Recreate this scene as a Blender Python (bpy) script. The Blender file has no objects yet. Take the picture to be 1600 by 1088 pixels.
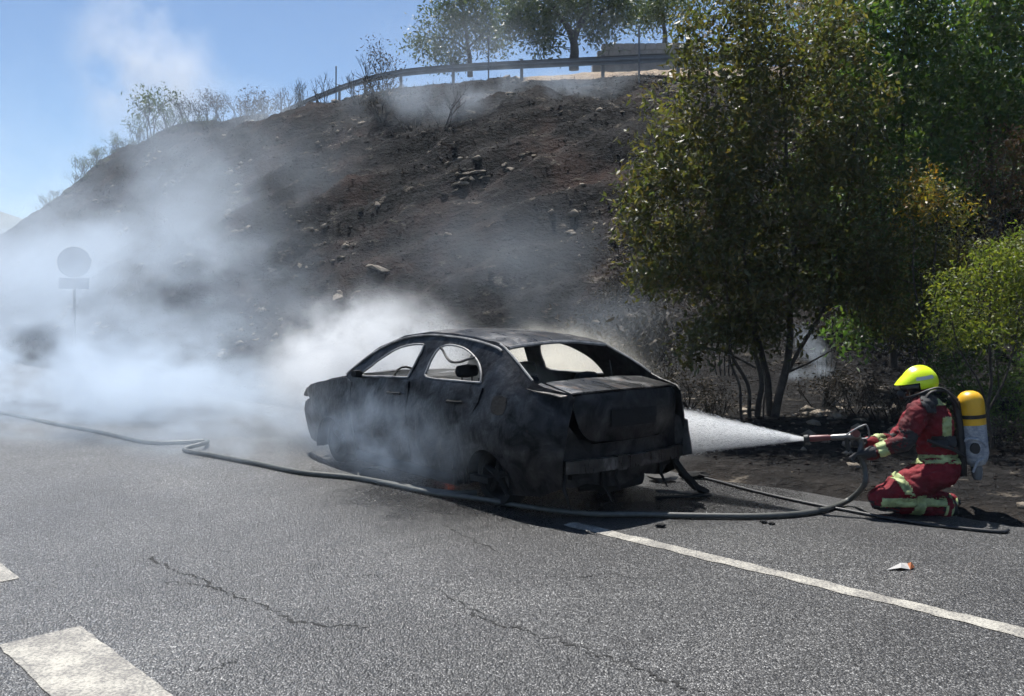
import bpy, bmesh, math, random
import numpy as np
from mathutils import Vector, Matrix, noise, geometry

random.seed(7)
rng = np.random.default_rng(7)
scene = bpy.context.scene
C = scene.collection
R = math.radians

# ------------------------------------------------------------------ camera
FPX, HOR, EYE = 1400.0, 474.0, 1.731          # focal length and horizon in pixels of the 1600 px frame, eye height in metres
cam_d = bpy.data.cameras.new('camera')
cam = bpy.data.objects.new('camera', cam_d)
C.objects.link(cam)
cam.location = (0, 0, EYE)
cam.rotation_euler = (R(90), 0, 0)
cam_d.sensor_width = 36
cam_d.lens = 36 * FPX / 1600
cam_d.shift_y = -(544 - HOR) / 1600
cam_d.clip_start = 0.05
cam_d.clip_end = 20000
scene.camera = cam

# ------------------------------------------------------------------ sky, sun, exposure
SUN_EL, SUN_AZ = R(67), R(-20)                  # azimuth measured from straight ahead, positive to the right
world = bpy.data.worlds.new('World')
scene.world = world
world.use_nodes = True
wn = world.node_tree
for n in list(wn.nodes):
    wn.nodes.remove(n)
wo = wn.nodes.new('ShaderNodeOutputWorld')
wb = wn.nodes.new('ShaderNodeBackground')
sk = wn.nodes.new('ShaderNodeTexSky')
sk.sky_type = 'NISHITA'
sk.sun_disc = False
sk.sun_elevation = SUN_EL
sk.sun_rotation = SUN_AZ
sk.altitude = 1500
sk.air_density = 1.0
sk.dust_density = 0.05
sk.ozone_density = 3.5
wb.inputs['Strength'].default_value = 0.062
wn.links.new(sk.outputs[0], wb.inputs[0])
wn.links.new(wb.outputs[0], wo.inputs[0])
sun_d = bpy.data.lights.new('sun', 'SUN')
sun_d.energy = 4.6
sun_d.angle = R(0.5)
sun_d.color = (1.0, 0.97, 0.92)
sun = bpy.data.objects.new('sun', sun_d)
C.objects.link(sun)
S = Vector((math.sin(SUN_AZ) * math.cos(SUN_EL), math.cos(SUN_AZ) * math.cos(SUN_EL), math.sin(SUN_EL)))
sun.rotation_euler = S.to_track_quat('Z', 'Y').to_euler()
sun.location = S * 60
vs = scene.view_settings
vs.view_transform = 'Standard'
vs.look = 'None'
vs.exposure = 1.0
vs.gamma = 1
cy = scene.cycles
cy.max_bounces = 4
cy.diffuse_bounces = 2
cy.glossy_bounces = 2
cy.transmission_bounces = 3
cy.transparent_max_bounces = 8
cy.volume_bounces = 2
cy.use_denoising = True
cy.use_adaptive_sampling = True
cy.adaptive_threshold = 0.04
cy.sample_clamp_indirect = 4
cy.sample_clamp_direct = 12
cy.volume_max_steps = 128

# ------------------------------------------------------------------ helpers
def P(px, py, d):
    """point that far ahead of the eye, seen at that place of the 1600 px frame"""
    return Vector(((px - 800) / FPX * d, d, EYE + (HOR - py) / FPX * d))

def G(px, py, z=0.0):
    """point on level ground"""
    d = FPX * (EYE - z) / (py - HOR)
    return Vector(((px - 800) / FPX * d, d, z))

RH = R(44)                                     # heading of the road, left of straight ahead
RD = Vector((-math.sin(RH), math.cos(RH), 0))
RN = Vector((math.cos(RH), math.sin(RH), 0))
def SP(s, p, z=0.0):
    return Vector((RD.x * s + RN.x * p, RD.y * s + RN.y * p, z))
def toSP(v):
    return v.x * RD.x + v.y * RD.y, v.x * RN.x + v.y * RN.y

def tag(o, label=None, cat=None, group=None, kind=None):
    if label: o['label'] = label
    if cat: o['category'] = cat
    if group: o['group'] = group
    if kind: o['kind'] = kind
    return o

def empty(name, loc=(0, 0, 0), rz=0.0, label=None, cat=None, group=None):
    o = bpy.data.objects.new(name, None)
    o.empty_display_size = 0.2
    C.objects.link(o)
    o.location = loc
    o.rotation_euler = (0, 0, rz)
    return tag(o, label, cat, group)

class MB:
    """collects simple shapes for ONE mesh object"""
    def __init__(s):
        s.v, s.f = [], []
    def add(s, vs, fs):
        k = len(s.v)
        s.v += [tuple(v) for v in vs]
        s.f += [tuple(i + k for i in f) for f in fs]
        return s
    def box(s, c, h, rot=None):
        vs = []
        for x in (-1, 1):
            for y in (-1, 1):
                for z in (-1, 1):
                    v = Vector((x * h[0], y * h[1], z * h[2]))
                    if rot is not None: v = rot @ v
                    vs.append(v + Vector(c))
        return s.add(vs, [(0, 1, 3, 2), (4, 6, 7, 5), (0, 4, 5, 1), (2, 3, 7, 6), (0, 2, 6, 4), (1, 5, 7, 3)])
    def tube(s, pts, rad, n=6, cap=True):
        pts = [Vector(p) for p in pts]
        if not hasattr(rad, '__len__'): rad = [rad] * len(pts)
        k = len(s.v)
        up = Vector((0, 0, 1))
        prev = None
        for i, p in enumerate(pts):
            t = (pts[min(i + 1, len(pts) - 1)] - pts[max(i - 1, 0)])
            if t.length < 1e-9: t = Vector((0, 0, 1))
            t.normalize()
            if prev is None:
                a = t.cross(up)
                if a.length < 1e-3: a = t.cross(Vector((1, 0, 0)))
            else:
                a = prev - t * prev.dot(t)
                if a.length < 1e-6: a = t.cross(up)
            a.normalize(); prev = a
            b = t.cross(a)
            for j in range(n):
                w = 2 * math.pi * j / n
                s.v.append(tuple(p + (a * math.cos(w) + b * math.sin(w)) * rad[i]))
        for i in range(len(pts) - 1):
            for j in range(n):
                q = (j + 1) % n
                s.f.append((k + i * n + j, k + i * n + q, k + (i + 1) * n + q, k + (i + 1) * n + j))
        if cap:
            s.f.append(tuple(k + j for j in reversed(range(n))))
            s.f.append(tuple(k + (len(pts) - 1) * n + j for j in range(n)))
        return s
    def lathe(s, prof, origin, axis, n=24):
        """prof: list of (distance along axis, radius)"""
        axis = Vector(axis).normalized()
        a = axis.cross(Vector((0, 0, 1)))
        if a.length < 1e-3: a = axis.cross(Vector((1, 0, 0)))
        a.normalize(); b = axis.cross(a)
        k = len(s.v); m = len(prof)
        for h, r in prof:
            for j in range(n):
                w = 2 * math.pi * j / n
                s.v.append(tuple(Vector(origin) + axis * h + (a * math.cos(w) + b * math.sin(w)) * max(r, 1e-4)))
        for i in range(m - 1):
            for j in range(n):
                q = (j + 1) % n
                s.f.append((k + i * n + j, k + i * n + q, k + (i + 1) * n + q, k + (i + 1) * n + j))
        s.f.append(tuple(k + j for j in reversed(range(n))))
        s.f.append(tuple(k + (m - 1) * n + j for j in range(n)))
        return s
    def build(s, name, mat, parent=None, smooth=None, bevel=None):
        me = bpy.data.meshes.new(name)
        me.from_pydata(s.v, [], s.f)
        me.validate()
        return finish(name, me, mat, parent, smooth, bevel)

def finish(name, me, mat, parent=None, smooth=None, bevel=None):
    bm = bmesh.new(); bm.from_mesh(me)
    bmesh.ops.recalc_face_normals(bm, faces=bm.faces)
    if bevel:
        bmesh.ops.bevel(bm, geom=[e for e in bm.edges if e.is_manifold and e.calc_face_angle(0) > 0.6], offset=bevel, segments=2, affect='EDGES', clamp_overlap=True)
    bm.to_mesh(me); bm.free()
    if smooth is not None:
        for p in me.polygons: p.use_smooth = True
        me.set_sharp_from_angle(angle=R(smooth))
    if mat: me.materials.append(mat)
    o = bpy.data.objects.new(name, me)
    C.objects.link(o)
    if parent: o.parent = parent
    return o

def raw_mesh(name, V, F, mat, parent=None):
    """quick numpy mesh; F is (n,k)"""
    me = bpy.data.meshes.new(name)
    V = np.asarray(V, np.float32); F = np.asarray(F, np.int32)
    me.vertices.add(len(V)); me.vertices.foreach_set('co', V.ravel())
    n, k = F.shape
    me.loops.add(n * k); me.loops.foreach_set('vertex_index', F.ravel())
    me.polygons.add(n); me.polygons.foreach_set('loop_start', np.arange(0, n * k, k, dtype=np.int32))
    me.update(calc_edges=True)
    if mat: me.materials.append(mat)
    o = bpy.data.objects.new(name, me)
    C.objects.link(o)
    if parent: o.parent = parent
    return o

def spline(pts, n=8):
    """Catmull-Rom through the points"""
    pts = [Vector(p) for p in pts]
    q = [pts[0] * 2 - pts[1]] + pts + [pts[-1] * 2 - pts[-2]]
    out = []
    for i in range(1, len(q) - 2):
        for j in range(n):
            t = j / n
            a, b, c, d = q[i - 1], q[i], q[i + 1], q[i + 2]
            out.append(0.5 * ((2 * b) + (c - a) * t + (2 * a - 5 * b + 4 * c - d) * t * t + (3 * b - a - 3 * c + d) * t ** 3))
    out.append(pts[-1])
    return out

def interp(x, xs, ys):
    return float(np.interp(x, xs, ys))

# ------------------------------------------------------------------ materials
class NT:
    def __init__(s, name):
        s.m = bpy.data.materials.new(name); s.m.use_nodes = True
        s.t = s.m.node_tree
        for n in list(s.t.nodes): s.t.nodes.remove(n)
        s.out = s.n('ShaderNodeOutputMaterial')
    def n(s, typ, **kw):
        o = s.t.nodes.new(typ)
        for k, v in kw.items(): setattr(o, k, v)
        return o
    def set(s, sock, v):
        if hasattr(v, 'is_linked') or hasattr(v, 'links'): s.t.links.new(v, sock)
        elif isinstance(v, (tuple, list)) and len(v) == 3 and sock.type == 'RGBA': sock.default_value = (*v, 1)
        else: sock.default_value = v
    def coord(s, which='Object'):
        return s.n('ShaderNodeTexCoord').outputs[which]
    def mapping(s, vec, scale=(1, 1, 1), loc=(0, 0, 0), rot=(0, 0, 0)):
        m = s.n('ShaderNodeMapping')
        s.set(m.inputs[0], vec); m.inputs['Scale'].default_value = scale; m.inputs['Location'].default_value = loc; m.inputs['Rotation'].default_value = rot
        return m.outputs[0]
    def noise(s, vec, scale, detail=3, rough=0.5, dist=0.0):
        o = s.n('ShaderNodeTexNoise')
        s.set(o.inputs['Vector'], vec); o.inputs['Scale'].default_value = scale
        o.inputs['Detail'].default_value = detail; o.inputs['Roughness'].default_value = rough; o.inputs['Distortion'].default_value = dist
        return o.outputs['Fac']
    def voronoi(s, vec, scale, feature='F1', out='Distance'):
        o = s.n('ShaderNodeTexVoronoi', feature=feature)
        s.set(o.inputs['Vector'], vec); o.inputs['Scale'].default_value = scale
        return o.outputs[out]
    def ramp(s, fac, stops):
        o = s.n('ShaderNodeValToRGB')
        e = o.color_ramp.elements
        while len(e) < len(stops): e.new(0.5)
        for k, (p, c) in enumerate(stops):
            e[k].position = p
            e[k].color = (*c, 1) if isinstance(c, (tuple, list)) else (c, c, c, 1)
        s.set(o.inputs[0], fac)
        return o.outputs[0]
    def mix(s, fac, a, b, blend='MIX'):
        o = s.n('ShaderNodeMix', data_type='RGBA', blend_type=blend)
        s.set(o.inputs[0], fac); s.set(o.inputs[6], a); s.set(o.inputs[7], b)
        return o.outputs[2]
    def math(s, op, a, b=0.0, c=0.0, clamp=False):
        o = s.n('ShaderNodeMath', operation=op, use_clamp=clamp)
        s.set(o.inputs[0], a); s.set(o.inputs[1], b); s.set(o.inputs[2], c)
        return o.outputs[0]
    def vmath(s, op, a, b=(0, 0, 0)):
        o = s.n('ShaderNodeVectorMath', operation=op)
        s.set(o.inputs[0], a); s.set(o.inputs[1], b)
        return o.outputs['Value'] if op in ('LENGTH', 'DOT_PRODUCT', 'DISTANCE') else o.outputs[0]
    def bump(s, h, strength=0.3, dist=0.02):
        o = s.n('ShaderNodeBump')
        o.inputs['Strength'].default_value = strength; o.inputs['Distance'].default_value = dist
        s.set(o.inputs['Height'], h)
        return o.outputs[0]
    def principled(s, color, rough=0.6, metal=0.0, normal=None, spec=0.5, **kw):
        b = s.n('ShaderNodeBsdfPrincipled')
        s.set(b.inputs['Base Color'], color); s.set(b.inputs['Roughness'], rough); s.set(b.inputs['Metallic'], metal)
        s.set(b.inputs['Specular IOR Level'], spec)
        if normal is not None: s.set(b.inputs['Normal'], normal)
        for k, v in kw.items(): s.set(b.inputs[k.replace('_', ' ')], v)
        return b.outputs[0]
    def done(s, surf=None, vol=None):
        if surf is not None: s.t.links.new(surf, s.out.inputs['Surface'])
        if vol is not None: s.t.links.new(vol, s.out.inputs['Volume'])
        return s.m

M = {}
def simple(name, col, rough=0.6, metal=0.0, nscale=8.0, var=0.35, bump=0.15, bdist=0.01, spec=0.5):
    t = NT(name); co = t.coord()
    n1 = t.noise(co, nscale, 4, 0.6)
    dark = tuple(c * (1 - var) for c in col); light = tuple(min(1, c * (1 + var)) for c in col)
    c = t.ramp(n1, [(0.3, dark), (0.7, light)])
    n2 = t.noise(co, nscale * 6, 3, 0.6)
    M[name] = t.done(t.principled(c, rough, metal, t.bump(n2, bump, bdist), spec))
    return M[name]

# asphalt: dark binder with pale stones, worn wheel tracks, soot and spilt water round the car
t = NT('asphalt'); co = t.coord()
vn = t.n('ShaderNodeTexVoronoi', feature='F1'); t.set(vn.inputs['Vector'], co); vn.inputs['Scale'].default_value = 92.0
v1, v1d = vn.outputs['Color'], vn.outputs['Distance']
sep = t.n('ShaderNodeSeparateColor'); t.set(sep.inputs[0], v1)
stone = t.ramp(sep.outputs[0], [(0.0, (0.036, 0.036, 0.037)), (0.45, (0.075, 0.074, 0.073)), (0.78, (0.135, 0.134, 0.132)), (1.0, (0.33, 0.328, 0.32))])
col = t.mix(t.ramp(v1d, [(0.45, 0.0), (0.70, 0.9)]), stone, (0.024, 0.024, 0.025))
big = t.noise(co, 0.45, 4, 0.65, 0.6)
col = t.mix(t.ramp(big, [(0.40, 0.0), (0.66, 1.0)]), col, t.mix(1.0, col, (0.58, 0.58, 0.60), 'MULTIPLY'))
sx = t.n('ShaderNodeSeparateXYZ'); t.set(sx.inputs[0], co)
pq = t.math('ADD', t.math('MULTIPLY', sx.outputs[0], 0.7193), t.math('MULTIPLY', sx.outputs[1], 0.6947))
trk = t.math('MULTIPLY', t.math('SINE', t.math('MULTIPLY', t.math('ADD', pq, 0.35), 3.6)), 0.5)
trk = t.math('ADD', trk, t.math('MULTIPLY', t.math('SUBTRACT', t.noise(t.mapping(co, (1.0, 1.0, 1.0)), 1.4, 3, 0.6), 0.5), 1.6))
col = t.mix(t.ramp(trk, [(0.0, 0.0), (0.7, 0.55)]), col, t.mix(1.0, col, (1.38, 1.38, 1.37), 'MULTIPLY'))
gr_ = t.noise(co, 34.0, 2, 0.6)
col = t.mix(1.0, col, t.ramp(gr_, [(0.34, (0.58, 0.58, 0.59)), (0.66, (1.32, 1.32, 1.32))]), 'MULTIPLY')
mid = t.noise(co, 6.0, 3, 0.65)
col = t.mix(t.ramp(mid, [(0.55, 0.0), (0.75, 0.5)]), col, t.mix(1.0, col, (0.7, 0.7, 0.7), 'MULTIPLY'))
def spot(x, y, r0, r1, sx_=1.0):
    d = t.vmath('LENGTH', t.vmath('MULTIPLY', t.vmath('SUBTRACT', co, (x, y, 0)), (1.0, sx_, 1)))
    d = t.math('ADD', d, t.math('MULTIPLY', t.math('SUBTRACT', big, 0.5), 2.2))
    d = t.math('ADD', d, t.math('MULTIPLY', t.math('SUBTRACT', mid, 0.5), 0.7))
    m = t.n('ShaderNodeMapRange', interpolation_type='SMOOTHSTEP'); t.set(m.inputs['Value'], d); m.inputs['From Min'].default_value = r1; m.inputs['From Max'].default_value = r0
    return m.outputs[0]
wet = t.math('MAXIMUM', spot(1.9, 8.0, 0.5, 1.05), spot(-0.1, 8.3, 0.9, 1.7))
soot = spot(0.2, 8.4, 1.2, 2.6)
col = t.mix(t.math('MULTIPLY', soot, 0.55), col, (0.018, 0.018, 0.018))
col = t.mix(t.math('MULTIPLY', wet, 0.45), col, t.mix(1.0, col, (0.4, 0.4, 0.42), 'MULTIPLY'))
hgt = t.math('ADD', t.math('ADD', t.math('MULTIPLY', v1d, -1.2), t.math('MULTIPLY', sep.outputs[1], 0.9)), t.math('MULTIPLY', gr_, 1.2))
rgh = t.ramp(sep.outputs[2], [(0.0, 0.36), (1.0, 0.62)])
rgh = t.math('MULTIPLY', rgh, t.math('SUBTRACT', 1.0, t.math('MULTIPLY', wet, 0.45)))
M['asphalt'] = t.done(t.principled(col, rgh, 0.0, t.bump(hgt, 0.85, 0.010), 0.65))

# road paint, worn and cracked
t = NT('road_paint'); co = t.coord()
n = t.noise(co, 60.0, 5, 0.75)
n_l = t.noise(co, 4.0, 4, 0.65)
wear = t.math('ADD', t.ramp(n, [(0.42, 0.0), (0.57, 1.0)]), t.math('MULTIPLY', t.ramp(n_l, [(0.44, 0.0), (0.66, 1.0)]), 0.5), clamp=True)
crk = t.voronoi(co, 6.5, 'DISTANCE_TO_EDGE')
crkm = t.math('MAXIMUM', t.ramp(crk, [(0.0, 0.0), (0.018, 1.0)]), t.ramp(t.noise(co, 2.6, 3), [(0.42, 0.0), (0.52, 1.0)]))
speck = t.voronoi(co, 85.0)
fac = t.math('MULTIPLY', wear, crkm)
cl = t.mix(t.ramp(n_l, [(0.35, 0.0), (0.65, 1.0)]), (0.23, 0.217, 0.19), (0.37, 0.352, 0.305))
pc = t.mix(fac, (0.11, 0.105, 0.10), cl)
M['road_paint'] = t.done(t.principled(pc, 0.6, 0.0, t.bump(speck, 0.6, 0.006), 0.4))

simple('crack_tar', (0.006, 0.006, 0.006), 0.85, bump=0.2)

# burnt slope: char, ash, brown soil, pale unburnt bank behind the crest (vertex attribute says what burned)
t = NT('burnt_soil'); co = t.coord()
a = t.n('ShaderNodeAttribute', attribute_name='unburnt')
n1 = t.noise(co, 0.35, 6, 0.65)
n2 = t.noise(t.mapping(co, (1.0, 1.0, 2.2), rot=(0, 0.45, 0)), 1.3, 5, 0.72)
n3 = t.noise(co, 9.0, 3, 0.7)
vo = t.voronoi(t.vmath('ADD', co, t.vmath('MULTIPLY', t.mix(1.0, n2, n3), (0.4, 0.4, 0.4))), 3.2)
base = t.ramp(n1, [(0.32, (0.004, 0.004, 0.0045)), (0.50, (0.0075, 0.0065, 0.0065)), (0.70, (0.036, 0.020, 0.015))])
pz = t.n('ShaderNodeSeparateXYZ'); t.set(pz.inputs[0], co)
base = t.mix(t.ramp(t.math('MULTIPLY', pz.outputs[2], 0.25), [(0.2, 1.0), (0.6, 0.0)]), base, (0.0065, 0.006, 0.006))
base = t.mix(t.ramp(n3, [(0.50, 0.0), (0.78, 0.6)]), base, (0.036, 0.034, 0.034))
ash = t.ramp(n2, [(0.585, 0.0), (0.66, 0.9)])
base = t.mix(ash, base, t.mix(t.ramp(n3, [(0.35, 0.0), (0.65, 1.0)]), (0.018, 0.015, 0.013), (0.15, 0.13, 0.105)))
dry = t.mix(n3, (0.22, 0.16, 0.11), (0.42, 0.34, 0.26))
cc = t.mix(a.outputs['Fac'], base, dry)
bh = t.math('ADD', t.math('MULTIPLY', n3, 0.35), t.math('SUBTRACT', n2, t.math('MULTIPLY', vo, 0.15)))
M['burnt_soil'] = t.done(t.principled(cc, 0.95, 0.0, t.bump(bh, 0.9, 0.28), 0.12))

simple('verge_soil', (0.085, 0.066, 0.05), 0.95, nscale=5, var=0.55, bump=0.8, bdist=0.03, spec=0.2)
simple('rock', (0.17, 0.145, 0.115), 0.9, nscale=3, var=0.5, bump=0.7, bdist=0.05, spec=0.25)
simple('rock_char', (0.028, 0.025, 0.024), 0.9, nscale=3, var=0.6, bump=0.7, bdist=0.05, spec=0.25)
simple('char_twig', (0.016, 0.014, 0.013), 0.85, nscale=20, var=0.5)
simple('bark', (0.045, 0.037, 0.03), 0.85, nscale=14, var=0.5, bump=0.6, bdist=0.02)
simple('galv', (0.16, 0.165, 0.17), 0.6, 0.3, nscale=2, var=0.15)
simple('concrete', (0.24, 0.235, 0.23), 0.9, nscale=3, var=0.2, bump=0.4)
simple('mountain', (0.10, 0.10, 0.075), 0.95, nscale=0.01, var=0.4)
simple('sign_back', (0.52, 0.53, 0.54), 0.55, 0.5, nscale=3, var=0.1)
simple('straw', (0.42, 0.34, 0.20), 0.9, nscale=3, var=0.3)
simple('soil_clod', (0.015, 0.012, 0.011), 0.95, nscale=0.4, var=0.7, spec=0.1)
simple('stubble', (0.018, 0.015, 0.014), 0.9, nscale=0.6, var=0.8)

def leaf_mat(name, cols, trans=0.48, rough=0.48):
    if name != 'leaf_char': cols = [tuple(min(0.5, 1.5 * c) for c in q) for q in cols]
    t = NT(name)
    g = t.n('ShaderNodeNewGeometry')
    k = len(cols)
    c = t.ramp(g.outputs['Random Per Island'], [(i / max(1, k - 1), cc) for i, cc in enumerate(cols)])
    pb = t.principled(c, rough, 0.0, None, 0.4)
    tr = t.n('ShaderNodeBsdfTranslucent')
    t.set(tr.inputs[0], t.mix(1.0, c, (1.5, 1.6, 0.7), 'MULTIPLY'))
    mx = t.n('ShaderNodeMixShader'); mx.inputs[0].default_value = trans
    t.t.links.new(pb, mx.inputs[1]); t.t.links.new(tr.outputs[0], mx.inputs[2])
    M[name] = t.done(mx.outputs[0])
leaf_mat('leaf_scorched', [(0.046, 0.030, 0.013), (0.040, 0.040, 0.015), (0.034, 0.046, 0.017), (0.054, 0.054, 0.020), (0.085, 0.070, 0.024), (0.030, 0.034, 0.015), (0.036, 0.042, 0.016)])
leaf_mat('leaf_green', [(0.022, 0.045, 0.014), (0.04, 0.075, 0.02), (0.03, 0.055, 0.018), (0.065, 0.085, 0.024), (0.03, 0.04, 0.016)])
leaf_mat('leaf_bright', [(0.05, 0.075, 0.014), (0.09, 0.11, 0.02), (0.065, 0.085, 0.018), (0.13, 0.13, 0.026), (0.035, 0.05, 0.014)], 0.45)
leaf_mat('leaf_yellow', [(0.17, 0.12, 0.02), (0.20, 0.15, 0.022), (0.10, 0.09, 0.02), (0.20, 0.09, 0.014), (0.05, 0.06, 0.018), (0.06, 0.07, 0.02)], 0.4)
leaf_mat('leaf_brown', [(0.05, 0.028, 0.014), (0.085, 0.045, 0.02), (0.035, 0.022, 0.012), (0.06, 0.038, 0.02)], 0.25)
leaf_mat('leaf_char', [(0.02, 0.017, 0.014), (0.035, 0.028, 0.022), (0.06, 0.045, 0.03), (0.014, 0.012, 0.011)], 0.1, 0.75)
leaf_mat('leaf_far', [(0.03, 0.048, 0.02), (0.045, 0.062, 0.026), (0.06, 0.075, 0.03)], 0.3, 0.45)

# burnt steel of the car
t = NT('burnt_steel'); co = t.coord()
n1 = t.noise(co, 2.2, 6, 0.65, 0.4); n2 = t.noise(co, 14.0, 5, 0.7); n3 = t.noise(co, 5.0, 4, 0.6, 0.8)
c = t.ramp(n1, [(0.30, (0.002, 0.002, 0.0025)), (0.55, (0.005, 0.005, 0.006)), (0.78, (0.022, 0.021, 0.021))])
c = t.mix(t.ramp(n3, [(0.60, 0.0), (0.72, 0.6)]), c, (0.040, 0.038, 0.036))
c = t.mix(t.ramp(n2, [(0.66, 0.0), (0.78, 0.5)]), c, (0.055, 0.026, 0.014))
rg = t.ramp(n1, [(0.3, 0.30), (0.7, 0.65)])
M['burnt_steel'] = t.done(t.principled(c, rg, 0.0, t.bump(t.math('ADD', n2, t.math('MULTIPLY', n1, 1.5)), 0.5, 0.02), t.ramp(n3, [(0.35, 0.08), (0.65, 0.55)])))
t = NT('burnt_sheet'); co = t.coord()
n1 = t.noise(co, 3.0, 6, 0.65, 0.6); n2 = t.noise(co, 18.0, 5, 0.7); n3 = t.noise(t.mapping(co, (1, 3, 1)), 4.0, 4, 0.6, 1.2)
c = t.ramp(n1, [(0.3, (0.010, 0.010, 0.011)), (0.50, (0.045, 0.044, 0.043)), (0.66, (0.22, 0.215, 0.21))])  # pale ash patches, lightened further to paint in highlights on the sheet metal
c = t.mix(t.ramp(n3, [(0.58, 0.0), (0.7, 0.7)]), c, (0.085, 0.052, 0.034))
M['burnt_sheet'] = t.done(t.principled(c, t.ramp(n3, [(0.3, 0.22), (0.7, 0.46)]), 0.6, t.bump(t.math('ADD', n2, t.math('MULTIPLY', n3, 2.0)), 0.3, 0.012), 0.5))
simple('highlight_edge', (0.20, 0.198, 0.195), 0.6, nscale=9, var=0.7)  # bright line highlights of roof and window edges, painted as a pale colour
simple('soot', (0.004, 0.004, 0.004), 0.95, nscale=6, var=0.6, bump=0.5)
simple('ash_grey', (0.07, 0.068, 0.066), 0.9, nscale=8, var=0.6, bump=0.6)
simple('rim', (0.003, 0.003, 0.003), 0.95, 0.0, nscale=9, var=0.5)

simple('hose', (0.062, 0.064, 0.058), 0.5, nscale=30, var=0.2, bump=0.3, bdist=0.003)
simple('hose_black', (0.014, 0.014, 0.015), 0.5, nscale=30, var=0.3, bump=0.2, bdist=0.002)
simple('brass', (0.13, 0.125, 0.12), 0.4, 0.8, nscale=20, var=0.2)

# firefighter
t = NT('suit_red'); co = t.coord()
n1 = t.noise(co, 9.0, 5, 0.65, 0.5); wv = t.noise(co, 320.0, 2, 0.6); n0 = t.noise(co, 3.0, 3, 0.6)
c = t.ramp(n1, [(0.25, (0.09, 0.006, 0.009)), (0.55, (0.18, 0.011, 0.018)), (0.85, (0.26, 0.026, 0.032))])
c = t.mix(t.ramp(n0, [(0.46, 0.0), (0.66, 0.75)]), c, (0.045, 0.010, 0.011))
M['suit_red'] = t.done(t.principled(c, 0.78, 0.0, t.bump(t.math('ADD', n1, t.math('MULTIPLY', wv, 0.15)), 0.7, 0.02), 0.3))
simple('suit_black', (0.016, 0.016, 0.018), 0.75, nscale=12, var=0.4, bump=0.4)
simple('band_lime', (0.30, 0.35, 0.15), 0.6, nscale=11, var=0.55, bump=0.2, bdist=0.004)
simple('band_silver', (0.50, 0.52, 0.50), 0.4, 0.2, nscale=14, var=0.2)
simple('helmet_lime', (0.62, 0.80, 0.012), 0.32, nscale=5, var=0.06, bump=0.03)
simple('visor', (0.012, 0.012, 0.014), 0.15, nscale=5, var=0.2, bump=0.0)
simple('skin', (0.28, 0.15, 0.10), 0.6, nscale=10, var=0.15)
simple('cyl_yellow', (0.66, 0.36, 0.012), 0.38, nscale=7, var=0.12, bump=0.05)
t = NT('cyl_label'); co = t.coord()
n1 = t.noise(co, 22.0, 4, 0.7); n2 = t.noise(t.mapping(co, (1, 1, 6)), 20.0, 2, 0.5)
c = t.ramp(n1, [(0.35, (0.20, 0.22, 0.25)), (0.65, (0.42, 0.44, 0.46))])
c = t.mix(t.ramp(n2, [(0.56, 0.0), (0.6, 0.45)]), c, (0.10, 0.13, 0.20))
M['cyl_label'] = t.done(t.principled(c, 0.5, 0.0, None, 0.4))
simple('rubber', (0.013, 0.013, 0.013), 0.6, nscale=12, var=0.3)
simple('nozzle_red', (0.11, 0.022, 0.022), 0.4, nscale=12, var=0.3)
simple('paper', (0.48, 0.46, 0.43), 0.8, nscale=12, var=0.1)
simple('paper_orange', (0.38, 0.12, 0.04), 0.7, nscale=12, var=0.2)
t = NT('flame'); em = t.n('ShaderNodeEmission')
em.inputs[0].default_value = (1.0, 0.16, 0.03, 1); em.inputs[1].default_value = 1.2
M['flame'] = t.done(em.outputs[0])
t = NT('water_drops'); 
M['water_drops'] = t.done(t.principled((0.85, 0.88, 0.9), 0.15, 0.0, None, 0.6, Transmission_Weight=0.5))

# ------------------------------------------------------------------ the setting: terrain
CR_PX = [(1500, 92, 27), (1300, 88, 28.5), (1120, 84, 30), (1035, 84, 31), (950, 88, 32), (850, 93, 33), (708, 101, 36), (620, 110, 39), (560, 124, 43), (500, 146, 49),
         (440, 172, 56), (400, 172, 62), (300, 188, 72), (220, 212, 83), (150, 262, 100), (110, 304, 116), (60, 350, 140), (0, 398, 170)]
CR = []
for x, y, d in CR_PX:
    q = P(x, y, d); s_, p_ = toSP(q)
    CR.append((s_, p_, q.z - (0.78 if x > 410 else 0.3)))
CR = [c for c in CR if c[0] < 66] + [(69.7, 31.5, 15.4), (76, 32, 14.2), (84, 33, 11.6), (95, 35, 7.6), (105, 36, 4.2), (125, 39, 2.2), (152, 44, 1.6), (190, 48, 1.5)]
CR.sort()
CS = [c[0] for c in CR]; CP = [c[1] for c in CR]; CZ = [c[2] for c in CR]
PU = [0.0, 0.08, 0.30, 0.55, 0.72, 0.80, 0.86, 0.93, 1.0]
PV = [0.0, 0.05, 0.33, 0.66, 0.86, 0.905, 0.915, 0.95, 1.0]
EDGE = 7.62
def edge_p(s):
    return EDGE + 0.10 * math.sin(s * 0.9) * 0.5 + 0.12 * noise.noise((s * 1.1, 3.1, 0)) + 0.05 * noise.noise((s * 5, 9.1, 0))
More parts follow.
